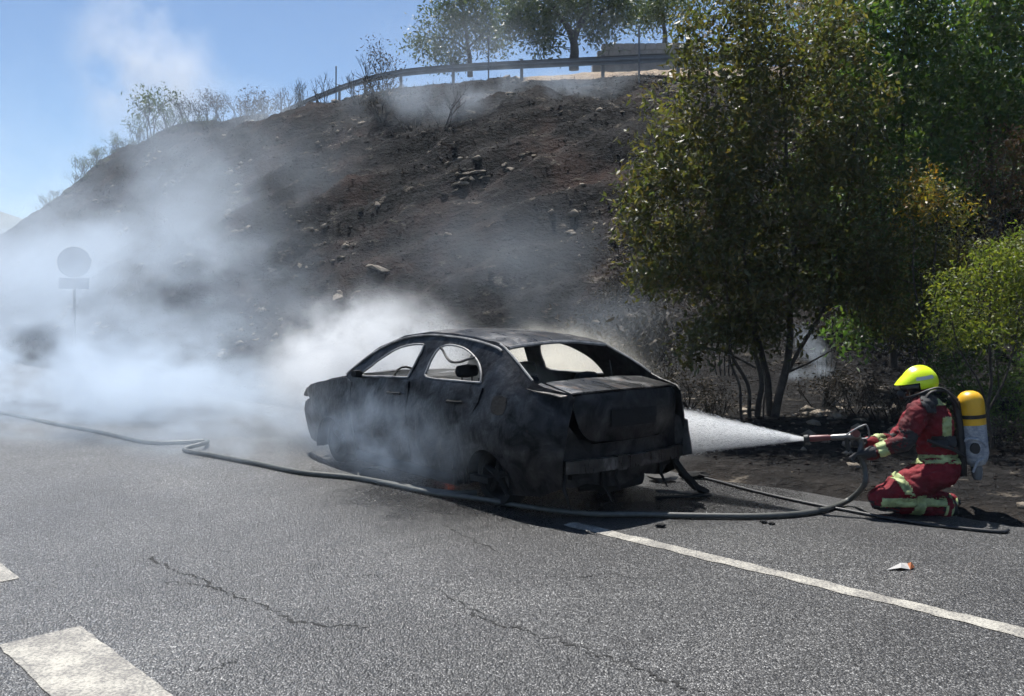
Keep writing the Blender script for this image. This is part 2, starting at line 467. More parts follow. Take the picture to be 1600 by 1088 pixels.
def hill(s, p, fine=True):
    """height of the ground right of the carriageway"""
    pe = EDGE
    toe = interp(s, [-30, 4, 9, 18, 30, 60, 200], [17, 15.5, 15.2, 11.8, 10.6, 11, 14])
    pc = interp(s, CS, CP); zc = interp(s, CS, CZ)
    z0 = 0.42 * max(0.0, min(1.0, (p - pe) / max(0.1, toe - pe)))
    u = (p - toe) / (pc - toe)
    if u <= 0: z = z0
    elif u < 1: z = 0.42 + (zc - 0.42) * interp(u, PU, PV)
    else:
        far = p - pc
        flat = 1.0 if s < 52 else max(0.0, 1 - (s - 52) / 14)
        z = zc + flat * 1.5 * max(0.0, min(1.0, (far - 4.0) / 2.2)) - (1 - flat) * 0.5 * far
    if fine:
        amp = max(0.0, min(1.0, u * 6)) * (1.0 if u < 0.9 else max(0.05, 1 - (u - 0.9) * 9))
        a = noise.fractal((s * 0.16, p * 0.2, 0.3), 1.0, 2.1, 4) * 0.75
        # ledges that climb across the cut
        w = s * 0.55 + z * 1.15 + 1.2 * noise.noise((s * 0.15, z * 0.3, 4))
        led = abs((w % 2.0) - 1.0)
        b = (led - 0.5) * 0.42
        c = noise.fractal((s * 0.9, p * 0.9, z * 0.9), 0.9, 2.1, 4) * 0.22
        z += amp * (a + b + c)
        z += (1 - amp) * 0.05 * noise.fractal((s * 1.2, p * 1.2, 5), 1.0, 2.0, 4) * max(0.0, min(1.0, (p - pe) / 0.8))
    return z

def grange(*seg):
    out = []
    for a, b, st in seg:
        n = max(1, int(round((b - a) / st)))
        out += [a + (b - a) * i / n for i in range(n)]
    out.append(seg[-1][1])
    return out
SG = grange((-26, -2, 0.6), (-2, 46, 0.2), (46, 80, 0.4), (80, 240, 1.4))
PG = grange((7.0, 8.6, 0.1), (8.6, 28, 0.17), (28, 40, 0.35), (40, 70, 1.2), (70, 130, 6.0))
V = []; UB = []
for s in SG:
    pc = interp(s, CS, CP)
    for p in PG:
        z = hill(s, p) if p > EDGE else -0.03
        k = max(0.0, min(1.0, (p - EDGE) / 0.35))
        if p > EDGE: z = -0.03 + (z + 0.06) * k if k < 1 else z + 0.03
        v = SP(s, p, z)
        V.append((v.x, v.y, v.z))
        far = p - pc
        u = max(0.0, min(1.0, (far - 2.5) / 2.0)) * max(0.0, min(1.0, (s - 16) / 4)) if s < 60 else max(0.0, min(1.0, (far - 6) / 6.0)) * 0.5
        if p < 9.2 and s < 8: u = max(u, (0.30 if s < 1.6 else 0.05) * max(0.0, 1 - (p - 7.6) / (1.3 if s < 2.4 else 0.8)) * (0.6 + 0.8 * noise.noise((s * 1.4, p * 2, 1))))
        UB.append(u)
n2_ = len(PG)
F = [(i * n2_ + j, (i + 1) * n2_ + j, (i + 1) * n2_ + j + 1, i * n2_ + j + 1) for i in range(len(SG) - 1) for j in range(n2_ - 1)]
HZ = np.array([v[2] for v in V]).reshape(len(SG), len(PG)); SGA = np.array(SG); PGA = np.array(PG)
def gz(s, p):
    """height of the built ground mesh"""
    i = int(np.clip(np.searchsorted(SGA, s) - 1, 0, len(SG) - 2)); j = int(np.clip(np.searchsorted(PGA, p) - 1, 0, len(PG) - 2))
    a = min(1.0, max(0.0, (s - SG[i]) / (SG[i + 1] - SG[i]))); b = min(1.0, max(0.0, (p - PG[j]) / (PG[j + 1] - PG[j])))
    return float((HZ[i, j] * (1 - a) + HZ[i + 1, j] * a) * (1 - b) + (HZ[i, j + 1] * (1 - a) + HZ[i + 1, j + 1] * a) * b)
hillside = raw_mesh('hillside', V, F, M['burnt_soil'])
at = hillside.data.attributes.new('unburnt', 'FLOAT', 'POINT')
at.data.foreach_set('value', np.array(UB, np.float32))
hillside.data.polygons.foreach_set('use_smooth', np.ones(len(F), bool))
tag(hillside, 'burnt black rocky hillside rising from the road to the guardrail', kind='structure')

# ground beyond, to the horizon
g = MB().add([(-9000, -3000, -0.06), (9000, -3000, -0.06), (9000, 9000, -0.06), (-9000, 9000, -0.06)], [(0, 1, 2, 3)]).build('ground', M['verge_soil'])
tag(g, 'dry open ground around the road', kind='structure')

# carriageway with a ragged right edge
SR = grange((-60, -4, 2.0), (-4, 30, 0.15), (30, 400, 6.0))
V = []; F = []
for s in SR:
    e = edge_p(s) if -4 <= s <= 30 else EDGE
    for p, z in ((-9.0, 0.0), (e, 0.0), (e + 0.02, -0.055)):
        v = SP(s, p, z); V.append((v.x, v.y, v.z))
for i in range(len(SR) - 1):
    for j in range(2):
        F.append((i * 3 + j, i * 3 + j + 1, (i + 1) * 3 + j + 1, (i + 1) * 3 + j))
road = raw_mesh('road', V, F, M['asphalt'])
tag(road, 'worn grey asphalt carriageway with cracks', kind='structure')

def marking(name, s0, s1, p0, p1, jag=0.012):
    n = max(2, int((s1 - s0) / 0.06)) if s1 - s0 < 40 else 600
    V = []; F = []
    for i in range(n + 1):
        s = s0 + (s1 - s0) * i / n
        V.append(SP(s, p0 + jag * noise.noise((s * 7, p0 * 3, 0)) + 0.006 * noise.noise((s * 40, p0, 0)), 0.004))
        V.append(SP(s, p1 + jag * noise.noise((s * 7, p1 * 3, 5)) + 0.006 * noise.noise((s * 40, p1, 3)), 0.004))
    for i in range(n): F.append((2 * i, 2 * i + 1, 2 * i + 3, 2 * i + 2))
    return MB().add(V, F).build(name, M['road_paint'], road)
marking('edge_line', -12, 4.75, 5.13, 5.27, 0.03)
marking('lane_dash', 2.9, 5.06, 1.28, 1.67)
marking('lane_dash', 6.2, 8.3, 1.30, 1.69)
marking('lane_dash', 0.0, 1.9, 1.28, 1.67)

# cracks that wander over the asphalt
def crack(pxs, w=0.012, seed=0):
    rs = random.Random(seed)
    pts = spline([G(*q, 0.003) for q in pxs], 16); jit = 0.0
    V = []; F = []
    for i, p in enumerate(pts):
        t_ = (pts[min(i + 1, len(pts) - 1)] - pts[max(0, i - 1)]).normalized()
        nrm = Vector((-t_.y, t_.x, 0))
        jit = 0.75 * jit + rs.gauss(0, 0.013); c = p + nrm * jit
        k = 0.85 * w * (0.12 + abs(noise.noise((i * 0.23, seed, 0))) * 1.9 + rs.uniform(0, 0.25)) * (0.3 if i in (0, len(pts) - 1) else 1)
        V += [c - nrm * k, c + nrm * k]
    for i in range(len(pts) - 1): F.append((2 * i, 2 * i + 1, 2 * i + 3, 2 * i + 2))
    MB().add(V, F).build('crack', M['crack_tar'], road)
crack([(230, 870), (262, 890), (300, 900), (352, 922), (400, 945), (455, 968), (520, 978), (575, 980)], 0.013, 1)
crack([(250, 908), (290, 910), (330, 915), (365, 930)], 0.008, 2)
crack([(300, 1050), (340, 1040), (375, 1025)], 0.008, 3)
crack([(690, 820), (730, 840), (790, 868)], 0.009, 4)
crack([(740, 955), (790, 980), (850, 995), (920, 1015), (985, 1040), (1050, 1068), (1110, 1092)], 0.011, 5)
crack([(860, 900), (900, 903), (945, 897), (1000, 902)], 0.006, 6)
crack([(640, 905), (690, 925), (760, 965)], 0.006, 7)
crack([(540, 905), (580, 900), (620, 903)], 0.005, 8)

# far mountains at the left
def mountain(name, label, d, prof, depth):
    V = []; F = []
    n = len(prof)
    for i, (px, py) in enumerate(prof):
        top = P(px, py, d)
        for k in range(7):
            u = k / 6
            z = top.z * u ** 1.15
            off = (1 - u) * depth
            c = Vector((top.x, d - off, z - 1))
            c.z += 0.06 * top.z * noise.fractal((px * 0.02, u * 3, d), 1, 2, 4) * (1 if 0 < u < 1 else 0)
            V.append(c)
        V.append(Vector((top.x, d + depth, -2)))
    for i in range(n - 1):
        for k in range(7):
            F.append((i * 8 + k, (i + 1) * 8 + k, (i + 1) * 8 + k + 1, i * 8 + k + 1))
    o = MB().add(V, F).build(name, M['mountain'], smooth=60)
    tag(o, label, kind='structure')
mp = [(-1500, 380), (-1200, 330), (-900, 345), (-600, 300), (-400, 315), (-250, 300), (-120, 312), (-40, 322), (0, 328), (30, 338), (60, 346), (100, 352), (200, 372), (350, 390), (600, 420), (900, 440)]
mountain('mountain', 'far blue mountain ridge at the left edge behind the smoke', 620, mp, 220)
mp = [(-1400, 440), (-1000, 420), (-600, 405), (-300, 415), (-150, 408), (-60, 400), (0, 393), (40, 388), (90, 392), (160, 402), (300, 430), (500, 455)]
mountain('hill', 'nearer dark hill at the left edge behind the road sign', 300, mp, 110)

# ------------------------------------------------------------------ the burnt car
def inpoly(x, y, poly):
    c = False; j = len(poly) - 1
    for i in range(len(poly)):
        xi, yi = poly[i]; xj, yj = poly[j]
        if (yi > y) != (yj > y) and x < (xj - xi) * (y - yi) / (yj - yi) + xi: c = not c
        j = i
    return c
def resample(poly, step):
    out = []
    for i in range(len(poly)):
        a = Vector(poly[i]); b = Vector(poly[(i + 1) % len(poly)])
        n = max(1, int((b - a).length / step + 0.5))
        out += [tuple(a + (b - a) * k / n) for k in range(n)]
    return out
def smoothpoly(pts, n=4):
    """closed Catmull-Rom outline"""
    q = [Vector((p[0], p[1], 0)) for p in pts]; m = len(q); out = []
    for i in range(m):
        a, b, c, d = q[i - 1], q[i], q[(i + 1) % m], q[(i + 2) % m]
        for j in range(n):
            t = j / n
            v = 0.5 * ((2 * b) + (c - a) * t + (2 * a - 5 * b + 4 * c - d) * t * t + (3 * b - a - 3 * c + d) * t ** 3)
            out.append((v.x, v.y))
    return out
def panel(name, outline, holes, fmap, mat, parent, step=0.05, thick=0.012, smooth=35):
    """sheet cut to a 2-D outline with holes, bent into shape by fmap"""
    loops = [resample(outline, step)] + [resample(h, step) for h in holes]
    pts = []; edges = []
    for lp in loops:
        k = len(pts)
        pts += [Vector((p[0], p[1])) for p in lp]
        edges += [(k + i, k + (i + 1) % len(lp)) for i in range(len(lp))]
    xs = [p[0] for p in loops[0]]; ys = [p[1] for p in loops[0]]
    y = min(ys) + step * 0.5; r = 0
    while y < max(ys):
        x = min(xs) + step * (0.5 if r % 2 else 0.9)
        while x < max(xs):
            if inpoly(x, y, loops[0]) and not any(inpoly(x, y, h) for h in loops[1:]):
                if all((x - q[0]) ** 2 + (y - q[1]) ** 2 > (step * 0.45) ** 2 for lp in loops for q in lp):
                    pts.append(Vector((x, y)))
            x += step
        y += step * 0.87; r += 1
    vs_, _, fs_, *_ = geometry.delaunay_2d_cdt(pts, edges, [], 0, 1e-5)
    keep = []
    for f in fs_:
        cx = sum(vs_[i].x for i in f) / 3; cy_ = sum(vs_[i].y for i in f) / 3
        if inpoly(cx, cy_, loops[0]) and not any(inpoly(cx, cy_, h) for h in loops[1:]): keep.append(f)
    bm = bmesh.new()
    bv = [bm.verts.new(fmap(v.x, v.y)) for v in vs_]
    for f in keep:
        try: bm.faces.new([bv[i] for i in f])
        except ValueError: pass
    for v in [v for v in bm.verts if not v.link_faces]: bm.verts.remove(v)
    bmesh.ops.recalc_face_normals(bm, faces=bm.faces)
    if thick: bmesh.ops.solidify(bm, geom=bm.faces[:], thickness=thick)
    me = bpy.data.meshes.new(name); bm.to_mesh(me); bm.free()
    return finish(name, me, mat, parent, smooth)

CAR_TH = 0.696
car = empty('burnt_car', (0.422, 8.165, 0), CAR_TH + R(90), 'burnt out black saloon car without glass, smoking on the road shoulder', 'car')
def dent(x, y, z, a=0.008):
    return a * noise.fractal((x * 2.3, y * 2.3 + 7, z * 2.3), 1.0, 2.0, 3)
def side_w(x, z):
    if z < 0.45: w = 0.80 + 0.06 * max(0, (z - 0.18)) / 0.27
    elif z < 0.75: w = 0.86 + 0.012 * math.sin((z - 0.45) / 0.3 * math.pi)
    elif z < 0.98: w = 0.86 - (z - 0.75) / 0.23 * 0.06
    else: w = 0.80 - (z - 0.98) * 0.5
    if x > 2.5: w -= 0.12 * ((x - 2.5) / 0.95) ** 2
    if x < -0.25: w -= 0.16 * ((-0.25 - x) / 0.65) ** 2
    return w
def arc(cx, cz, r, a0, a1, n=12):
    return [(cx + r * math.cos(R(a0 + (a1 - a0) * i / n)), cz + r * math.sin(R(a0 + (a1 - a0) * i / n))) for i in range(n + 1)]
def nose(pts): return [(x + max(0.0, x - 2.95) * 0.24, z) for x, z in pts]
roof_pts = [(-0.49, 1.085), (-0.25, 1.215), (0.03, 1.345), (0.14, 1.378), (0.48, 1.425), (0.83, 1.447), (1.24, 1.452), (1.64, 1.405), (2.01, 1.28), (2.27, 1.13), (2.43, 1.01)]
RX = [p[0] for p in roof_pts]; RZ = [p[1] for p in roof_pts]
win_f = smoothpoly([(2.14, 0.985), (2.03, 1.08), (1.91, 1.155), (1.69, 1.265), (1.48, 1.315), (1.26, 1.33), (1.235, 1.30), (1.255, 1.15), (1.285, 1.03), (1.31, 1.015), (1.7, 0.998)], 3)
win_r = smoothpoly([(0.975, 1.035), (1.02, 1.12), (1.02, 1.20), (0.98, 1.29), (0.90, 1.33), (0.78, 1.34), (0.62, 1.325), (0.48, 1.29), (0.31, 1.215), (0.21, 1.13), (0.17, 1.06), (0.19, 1.04), (0.5, 1.035)], 3)
uni = [(-0.80, 0.26), (-0.88, 0.70), (-0.885, 0.97), (-0.84, 1.01), (-0.60, 1.05)] + roof_pts + [(2.43, 0.95), (2.30, 0.91), (2.22, 0.60), (2.20, 0.14), (1.3, 0.12), (0.42, 0.13)] + arc(0, 0.20, 0.285, -12, 192, 14) + [(-0.42, 0.15), (-0.60, 0.17)]
fender = [(2.235, 0.14), (2.235, 0.60), (2.315, 0.905), (2.435, 0.945), (2.60, 0.925), (2.78, 0.895), (3.05, 0.855), (3.28, 0.80), (3.37, 0.745), (3.33, 0.70), (3.22, 0.655), (3.38, 0.60), (3.47, 0.50), (3.50, 0.36), (3.49, 0.24), (3.40, 0.16), (3.10, 0.14)] + arc(2.73, 0.20, 0.30, -12, 192, 14)[::1]
door_f = [(2.16, 0.245), (1.215, 0.235), (1.195, 0.50), (1.205, 0.80), (1.235, 0.985), (1.30, 0.995), (1.75, 0.975), (2.18, 0.955), (2.235, 0.93), (2.19, 0.62)]
door_r = [(1.17, 0.235), (0.50, 0.24), (0.43, 0.42), (0.34, 0.58), (0.22, 0.72), (0.12, 0.88), (0.10, 1.00), (0.30, 1.015), (0.8, 1.015), (1.19, 1.0), (1.165, 0.80), (1.155, 0.50)]
fender = nose(fender)
for sg in (1, -1):
    fm = lambda x, z, sg=sg: Vector((x + dent(x, sg, z, 0.004), sg * (side_w(x, z) + dent(x, sg * 3, z, 0.012)), z))
    fd = lambda x, z, sg=sg: Vector((x, sg * (side_w(x, z) + 0.010 + dent(x + 5, sg * 3, z, 0.022)), z))
    body = panel('body_side', uni, [win_f, win_r], fm, M['burnt_steel'], car, 0.055)
    panel('front_wing', fender, [], fm, M['burnt_steel'], car, 0.055)
    MB().tube([Vector((x, sg * 0.80, 0.15 + 0.02 * noise.noise((x * 5, sg, 0)))) for x in np.linspace(0.45, 2.2, 12)], 0.055, 8).build('sill', M['soot'], car, smooth=50)
    for dn, dp in (('front_door', door_f), ('rear_door', door_r)):
        d_ = panel(dn, dp, [], fd, M['burnt_steel'], car, 0.055, 0.016)
        hx = 1.36 if dn == 'front_door' else 0.36
        hz = 0.86
        MB().tube([Vector((hx - 0.02, sg * (side_w(hx, hz) + 0.012), hz)), Vector((hx, sg * (side_w(hx, hz) + 0.045), hz)), Vector((hx + 0.16, sg * (side_w(hx, hz) + 0.045), hz - 0.005)), Vector((hx + 0.18, sg * (side_w(hx, hz) + 0.012), hz - 0.005))], 0.012, 8).build('handle', M['soot'], d_, smooth=50)
    # raised gutter / window seal frame along the roof rail
    pts = [Vector((x, sg * (side_w(x, z - 0.03) + 0.008), z - 0.03)) for x, z in roof_pts[2:]]
    MB().tube(spline(pts, 5), 0.011, 6).build('roof_rail', M['highlight_edge'], car, smooth=50)
    for wn_, wp in (('window_frame', win_f), ('window_frame', win_r)):
        pts = [Vector((x, sg * (side_w(x, z) + 0.004), z)) for x, z in wp]
        MB().tube(pts + [pts[0]], 0.010, 6, False).build(wn_, M['highlight_edge'], body, smooth=50)
    # edge of the rear window opening, its highlight put into the colour
    pts = [Vector((x, sg * (side_w(x, z) - 0.006), z + 0.004)) for x, z in [(-0.47, 1.09), (-0.36, 1.155), (-0.25, 1.215), (-0.10, 1.287), (0.03, 1.345), (0.10, 1.368)]]
    MB().tube(spline(pts, 4), 0.010, 6).build('rear_window_edge', M['highlight_edge'], car, smooth=50)
    if sg > 0:
        panel('fuel_flap', smoothpoly([(-0.08, 0.81), (-0.24, 0.81), (-0.24, 0.94), (-0.08, 0.94)], 3), [], lambda x, z: Vector((x, side_w(x, z) + 0.006, z)), M['soot'], car, 0.05, 0.01)
    # stub of the door mirror
    mb = MB().box((2.16, sg * 0.84, 1.0), (0.05, 0.045, 0.035)).build('mirror_stub', M['soot'], car, bevel=0.012)
# roof skin, warped by heat
def roof_z(x, y):
    return interp(x, RX, RZ) + 0.035 * (1 - (y / 0.58) ** 2) + 0.008 * noise.noise((x * 2.2, y * 2.2, 2)) - 0.002
def roof_half(x):
    return side_w(x, interp(x, RX, RZ)) - 0.004
outl = [(0.06, -0.58), (0.06, 0.58)]
xs_ = [0.06 + (1.62 - 0.06) * i / 10 for i in range(11)]
outl = [(x, -roof_half(x)) for x in xs_] + [(x, roof_half(x)) for x in reversed(xs_)]
roof = panel('roof', outl, [], lambda x, y: Vector((x - 0.07 * (y / 0.58) ** 2 * (1 if x < 0.3 else 0), y, roof_z(x, y))), M['burnt_sheet'], car, 0.08, 0.01)
MB().tube([Vector((0.06 - 0.07 * (y / 0.58) ** 2, y, roof_z(0.06, y) - 0.012)) for y in np.linspace(-0.6, 0.6, 13)], 0.018, 6).build('rear_header', M['highlight_edge'], car, smooth=50)
MB().tube([Vector((1.62, y, roof_z(1.62, y) - 0.012)) for y in np.linspace(-0.57, 0.57, 13)], 0.022, 6).build('windscreen_header', M['burnt_steel'], car, smooth=50)
# rear deck, boot lid, tail panel
def deck_z(x, y):
    return 1.065 + (x + 0.48) * 0.155 + 0.020 * (1 - (y / 0.75) ** 2) - 0.03 * max(0, abs(y) - 0.55) / 0.2 + 0.006 * noise.noise((x * 5, y * 4, 9))
def deck_edge(y): return -0.885 + 0.10 * (abs(y) / 0.70) ** 3
dy = np.linspace(-0.615, 0.615, 15)
lid = [(-0.475, -0.585), (-0.475, 0.585)] + [(deck_edge(y), y) for y in reversed(dy)]
boot = panel('boot_lid', lid, [], lambda x, y: Vector((x, y, deck_z(x, y))), M['burnt_sheet'], car, 0.06, 0.012)
for sg in (1, -1):
    sh = [(-0.44, sg * 0.60), (-0.80, sg * 0.63), (-0.82, sg * 0.66), (-0.80, sg * 0.715), (-0.60, sg * 0.755), (-0.44, sg * 0.765)]
    panel('rear_shoulder', sh, [], lambda x, y: Vector((x, y, deck_z(x, y) - 0.004)), M['burnt_sheet'], car, 0.05, 0.01)
def tail_x(y, z): return deck_edge(y) - 0.012 - 0.03 * math.sin(max(0, min(1, (z - 0.6) / 0.4)) * math.pi) + dent(y, z, 3, 0.014)
lidface = smoothpoly([(-0.60, 0.985), (-0.3, 1.0), (0, 1.005), (0.3, 1.0), (0.60, 0.985), (0.63, 0.90), (0.60, 0.78), (0.52, 0.67), (0.40, 0.615), (0, 0.60), (-0.40, 0.615), (-0.52, 0.67), (-0.60, 0.78), (-0.63, 0.90)], 3)
bf = panel('tail_panel', lidface, [], lambda y, z: Vector((tail_x(y, z), y, z)), M['burnt_steel'], boot, 0.05, 0.012)
panel('plate_recess', [(-0.27, 0.72), (0.27, 0.72), (0.27, 0.86), (-0.27, 0.86)], [], lambda y, z: Vector((tail_x(y, z) - 0.014, y, z)), M['soot'], boot, 0.06, 0.006)
low = [(-0.70, 0.97), (-0.645, 0.985), (-0.62, 0.75), (-0.53, 0.64), (-0.40, 0.585), (0.40, 0.585), (0.53, 0.64), (0.62, 0.75), (0.645, 0.985), (0.70, 0.97), (0.735, 0.80), (0.73, 0.30), (0.60, 0.24), (0.45, 0.27), (0.1, 0.21), (-0.2, 0.28), (-0.45, 0.24), (-0.60, 0.33), (-0.73, 0.36), (-0.735, 0.80)]
lampL = smoothpoly([(0.655, 0.92), (0.70, 0.90), (0.712, 0.80), (0.69, 0.745), (0.65, 0.77)], 3)
panel('rear_valance', low, [lampL, [(-a, b) for a, b in reversed(lampL)]], lambda y, z: Vector((deck_edge(y) + 0.03 + dent(y, z, 8, 0.016), y, z)), M['burnt_steel'], car, 0.05, 0.012)
for sg in (1, -1):
    MB().lathe([(0, 0.075), (0.03, 0.07), (0.035, 0.045), (0.012, 0.04)], (-0.74, sg * 0.675, 0.83), (1, -0.3 * sg, 0), 14).build('lamp_housing', M['soot'], car, smooth=50)
bb = MB()
pts = [Vector((deck_edge(y) - 0.045 + 0.02 * noise.noise((y * 4, 1, 1)), y, 0.43 + 0.012 * noise.noise((y * 6, 2, 1)))) for y in np.linspace(-0.74, 0.70, 16)]
for a, b in zip(pts[:-1], pts[1:]):
    mid = (a + b) / 2
    bb.box(mid, (0.028, (b - a).length / 2 + 0.004, 0.052 + 0.012 * noise.noise((mid.y * 9, 0, 4))), Matrix.Rotation(math.atan2(-(b - a).x, (b - a).y), 3, 'Z'))
bb.build('bumper_beam', M['burnt_sheet'], car)
# pale scorched corner panel on the right rear
panel('bumper_corner', [(-0.95, 0.40), (-0.80, 0.36), (-0.62, 0.39), (-0.60, 0.66), (-0.70, 0.74), (-0.90, 0.70)], [], lambda x, z: Vector((x, -(0.735 + 0.10 * (x + 0.95) + dent(x, z, 2, 0.03)), z)), M['ash_grey'], car, 0.05, 0.012)
# hanging silencer and torn pieces under the tail
MB().lathe([(0, 0.05), (0.03, 0.085), (0.42, 0.09), (0.46, 0.05), (0.62, 0.025)], (-0.78, -0.25, 0.26), (0.25, 0.95, -0.12), 14).build('silencer', M['rim'], car, smooth=50)
tb = MB()
for k_, (a, b) in enumerate([((-0.84, -0.56, 0.40), (-0.90, -0.68, 0.22)), ((-0.90, -0.68, 0.22), (-0.93, -0.80, 0.10)), ((-0.93, -0.80, 0.10), (-0.90, -0.97, 0.03))]):
    a, b = Vector(a), Vector(b); d_ = (b - a)
    tb.box((a + b) / 2, (0.022, 0.055 - 0.01 * k_, d_.length / 2 + 0.012), d_.to_track_quat('Z', 'X').to_matrix())
tb.build('torn_bumper', M['soot'], car)
for k, (a, b) in enumerate([((-0.86, 0.30, 0.38), (-0.93, 0.26, 0.12)), ((-0.84, 0.10, 0.38), (-0.90, 0.14, 0.2)), ((-0.80, 0.66, 0.42), (-0.88, 0.68, 0.1)), ((-0.84, -0.45, 0.38), (-0.93, -0.42, 0.15))]):
    MB().tube([a, (Vector(a) + Vector(b)) / 2 + Vector((0.02, 0.03, 0)), b], [0.02, 0.016, 0.006], 5).build('torn_strip', M['soot'], car)
# bonnet, front structure, floor, bulkhead
hood = [(2.44, -0.72), (2.44, 0.72), (2.9, 0.74), (3.18, 0.68), (3.34, 0.45), (3.38, 0), (3.34, -0.45), (3.18, -0.68), (2.9, -0.74)]
hood = nose(hood)
panel('bonnet', hood, [], lambda x, y: Vector((x, y, 0.985 - 0.17 * ((x - 2.44) / 0.94) ** 1.5 - 0.03 * (y / 0.75) ** 2 + 0.02 * noise.noise((x * 2.5, y * 2.5, 6)))), M['burnt_sheet'], car, 0.08, 0.01)
MB().box((3.36, 0, 0.62), (0.03, 0.62, 0.04)).box((3.30, 0, 0.30), (0.03, 0.62, 0.05)).box((3.26, 0, 0.46), (0.02, 0.45, 0.15)).build('radiator_support', M['soot'], car)
MB().tube([(3.40, 0.68, 0.75), (3.52, 0.70, 0.735), (3.55, 0.71, 0.66)], [0.03, 0.022, 0.03], 6).build('headlamp_bracket', M['soot'], car)
MB().box((1.2, 0, 0.20), (1.15, 0.78, 0.025)).box((-0.5, 0, 0.34), (0.33, 0.62, 0.02)).build('floor_pan', M['soot'], car)
MB().box((2.42, 0, 0.60), (0.03, 0.76, 0.33)).build('bulkhead', M['soot'], car)
MB().box((2.20, 0, 0.86), (0.16, 0.74, 0.07)).build('dashboard', M['soot'], car, bevel=0.03)
MB().box((-0.28, 0, 0.985), (0.20, 0.70, 0.015)).build('parcel_shelf', M['soot'], car)
MB().box((-0.02, 0, 0.70), (0.03, 0.68, 0.28)).build('rear_bulkhead', M['soot'], car)
# steering wheel
ring = [Vector((1.92 + 0.06 * math.sin(a), 0.37 + 0.17 * math.cos(a), 0.90 + 0.16 * math.sin(a))) for a in np.linspace(0, 2 * math.pi, 20)]
MB().tube(ring, 0.012, 6, False).tube([(1.92, 0.37, 0.9), (2.15, 0.37, 0.82)], 0.02, 6).tube([ring[0], ring[10]], 0.01, 5).build('steering_wheel', M['soot'], car, smooth=60)
# seat frames burnt to the springs
for nx, ny, rear in ((1.05, 0.37, False), (1.05, -0.37, False), (0.16, 0.38, True), (0.16, -0.36, True)):
    seat = MB()
    h = 1.06 if not rear else 1.01
    lean = -0.16
    for yy in (-0.19, 0.19):
        seat.tube([(nx + 0.42, ny + yy, 0.44), (nx, ny + yy, 0.42), (nx + lean * 0.5, ny + yy, 0.75), (nx + lean, ny + yy * 0.8, h - 0.06)], 0.016, 6)
    for k in range(5):
        z = 0.52 + k * 0.1
        seat.tube([(nx + lean * (z - 0.42) / 0.6, ny - 0.19, z), (nx + lean * (z - 0.42) / 0.6 - 0.02, ny, z), (nx + lean * (z - 0.42) / 0.6, ny + 0.19, z)], 0.008, 5)
    so = seat.build('seat_frame', M['soot'], car)
    hb = MB().lathe([(-0.12, 0.03), (-0.10, 0.055), (0, 0.065), (0.10, 0.055), (0.12, 0.03)], (nx + lean, ny, h + 0.02), (0, 1, 0), 12)
    hb.tube([(nx + lean, ny - 0.06, h - 0.08), (nx + lean, ny - 0.06, h)], 0.008, 5).tube([(nx + lean, ny + 0.06, h - 0.08), (nx + lean, ny + 0.06, h)], 0.008, 5)
    hb.build('headrest', M['soot'], so, smooth=60)
# loose window seal sagging in the rear door opening
pts = spline([(0.93, 0.655, 1.315), (0.88, 0.66, 1.285), (0.80, 0.675, 1.225), (0.70, 0.69, 1.19), (0.58, 0.69, 1.195), (0.46, 0.685, 1.225), (0.36, 0.675, 1.245)], 6)
MB().tube(pts, 0.012, 6).build('hanging_seal', M['rubber'], car, smooth=60)
MB().tube([(-0.24, -0.42, 1.21), (-0.28, -0.42, 1.02)], 0.006, 5).build('wiper_wire', M['rubber'], car)
# wheels on burnt-out tyres
def wheel(cx, sg):
    w = empty('wheel'); w.parent = car; w.location = (cx, sg * 0.64, 0.25); w.scale = (0.93, 0.93, 0.93); w.rotation_euler = (0, 0, 0)
    rim = MB().lathe([(-0.09, 0.21), (-0.085, 0.235), (-0.05, 0.205), (0.05, 0.205), (0.085, 0.235), (0.09, 0.21), (0.06, 0.19), (-0.06, 0.19)], (0, 0, 0), (0, 1, 0), 28).build('rim', M['rim'], w, smooth=40)
    sp = MB()
    for k in range(5):
        a = k * 2 * math.pi / 5 + 0.3
        sp.tube([(0.04 * math.cos(a), sg * 0.06, 0.04 * math.sin(a)), (0.20 * math.cos(a), sg * 0.05, 0.20 * math.sin(a))], [0.035, 0.028], 6)
    sp.lathe([(-0.02, 0.06), (0.03, 0.05)], (0, sg * 0.055, 0), (0, sg, 0), 14)
    sp.build('spokes', M['rim'], w)
    MB().lathe([(-0.01, 0.13), (0.012, 0.13)], (0, 0, 0), (0, 1, 0), 20).build('brake_disc', M['ash_grey'], w)
    prof = [(-0.10, 0.225), (-0.105, 0.265), (-0.07, 0.285), (0.07, 0.285), (0.105, 0.265), (0.10, 0.225)]
    ty = MB().lathe(prof, (0, 0, 0), (0, 1, 0), 32)
    ty.v = [(x, y, max(-0.268, z * (1 + 0.05 * noise.noise((x * 9, y * 9, z * 9 + cx))))) for x, y, z in ty.v]
    ty.f = ty.f[:-2]
    ty.build('tyre', M['soot'], w, smooth=50)
for cx in (0.0, 2.73):
    for sg in (1, -1): wheel(cx, sg)
for sg in (1, -1):                                 # inner arches close the view through the wings
    for cx in (0.0, 2.73):
        V = []; F = []
        A = np.linspace(R(-10), R(190), 13)
        for a in A:
            V += [(cx + 0.31 * math.cos(a), sg * 0.84, 0.20 + 0.31 * math.sin(a)), (cx + 0.31 * math.cos(a), sg * 0.50, 0.20 + 0.31 * math.sin(a))]
        for i in range(12): F.append((2 * i, 2 * i + 1, 2 * i + 3, 2 * i + 2))
        n0 = len(V); 
        F.append(tuple(2 * i + 1 for i in range(13)))
        MB().add(V, F).build('wheel_arch', M['soot'], car)

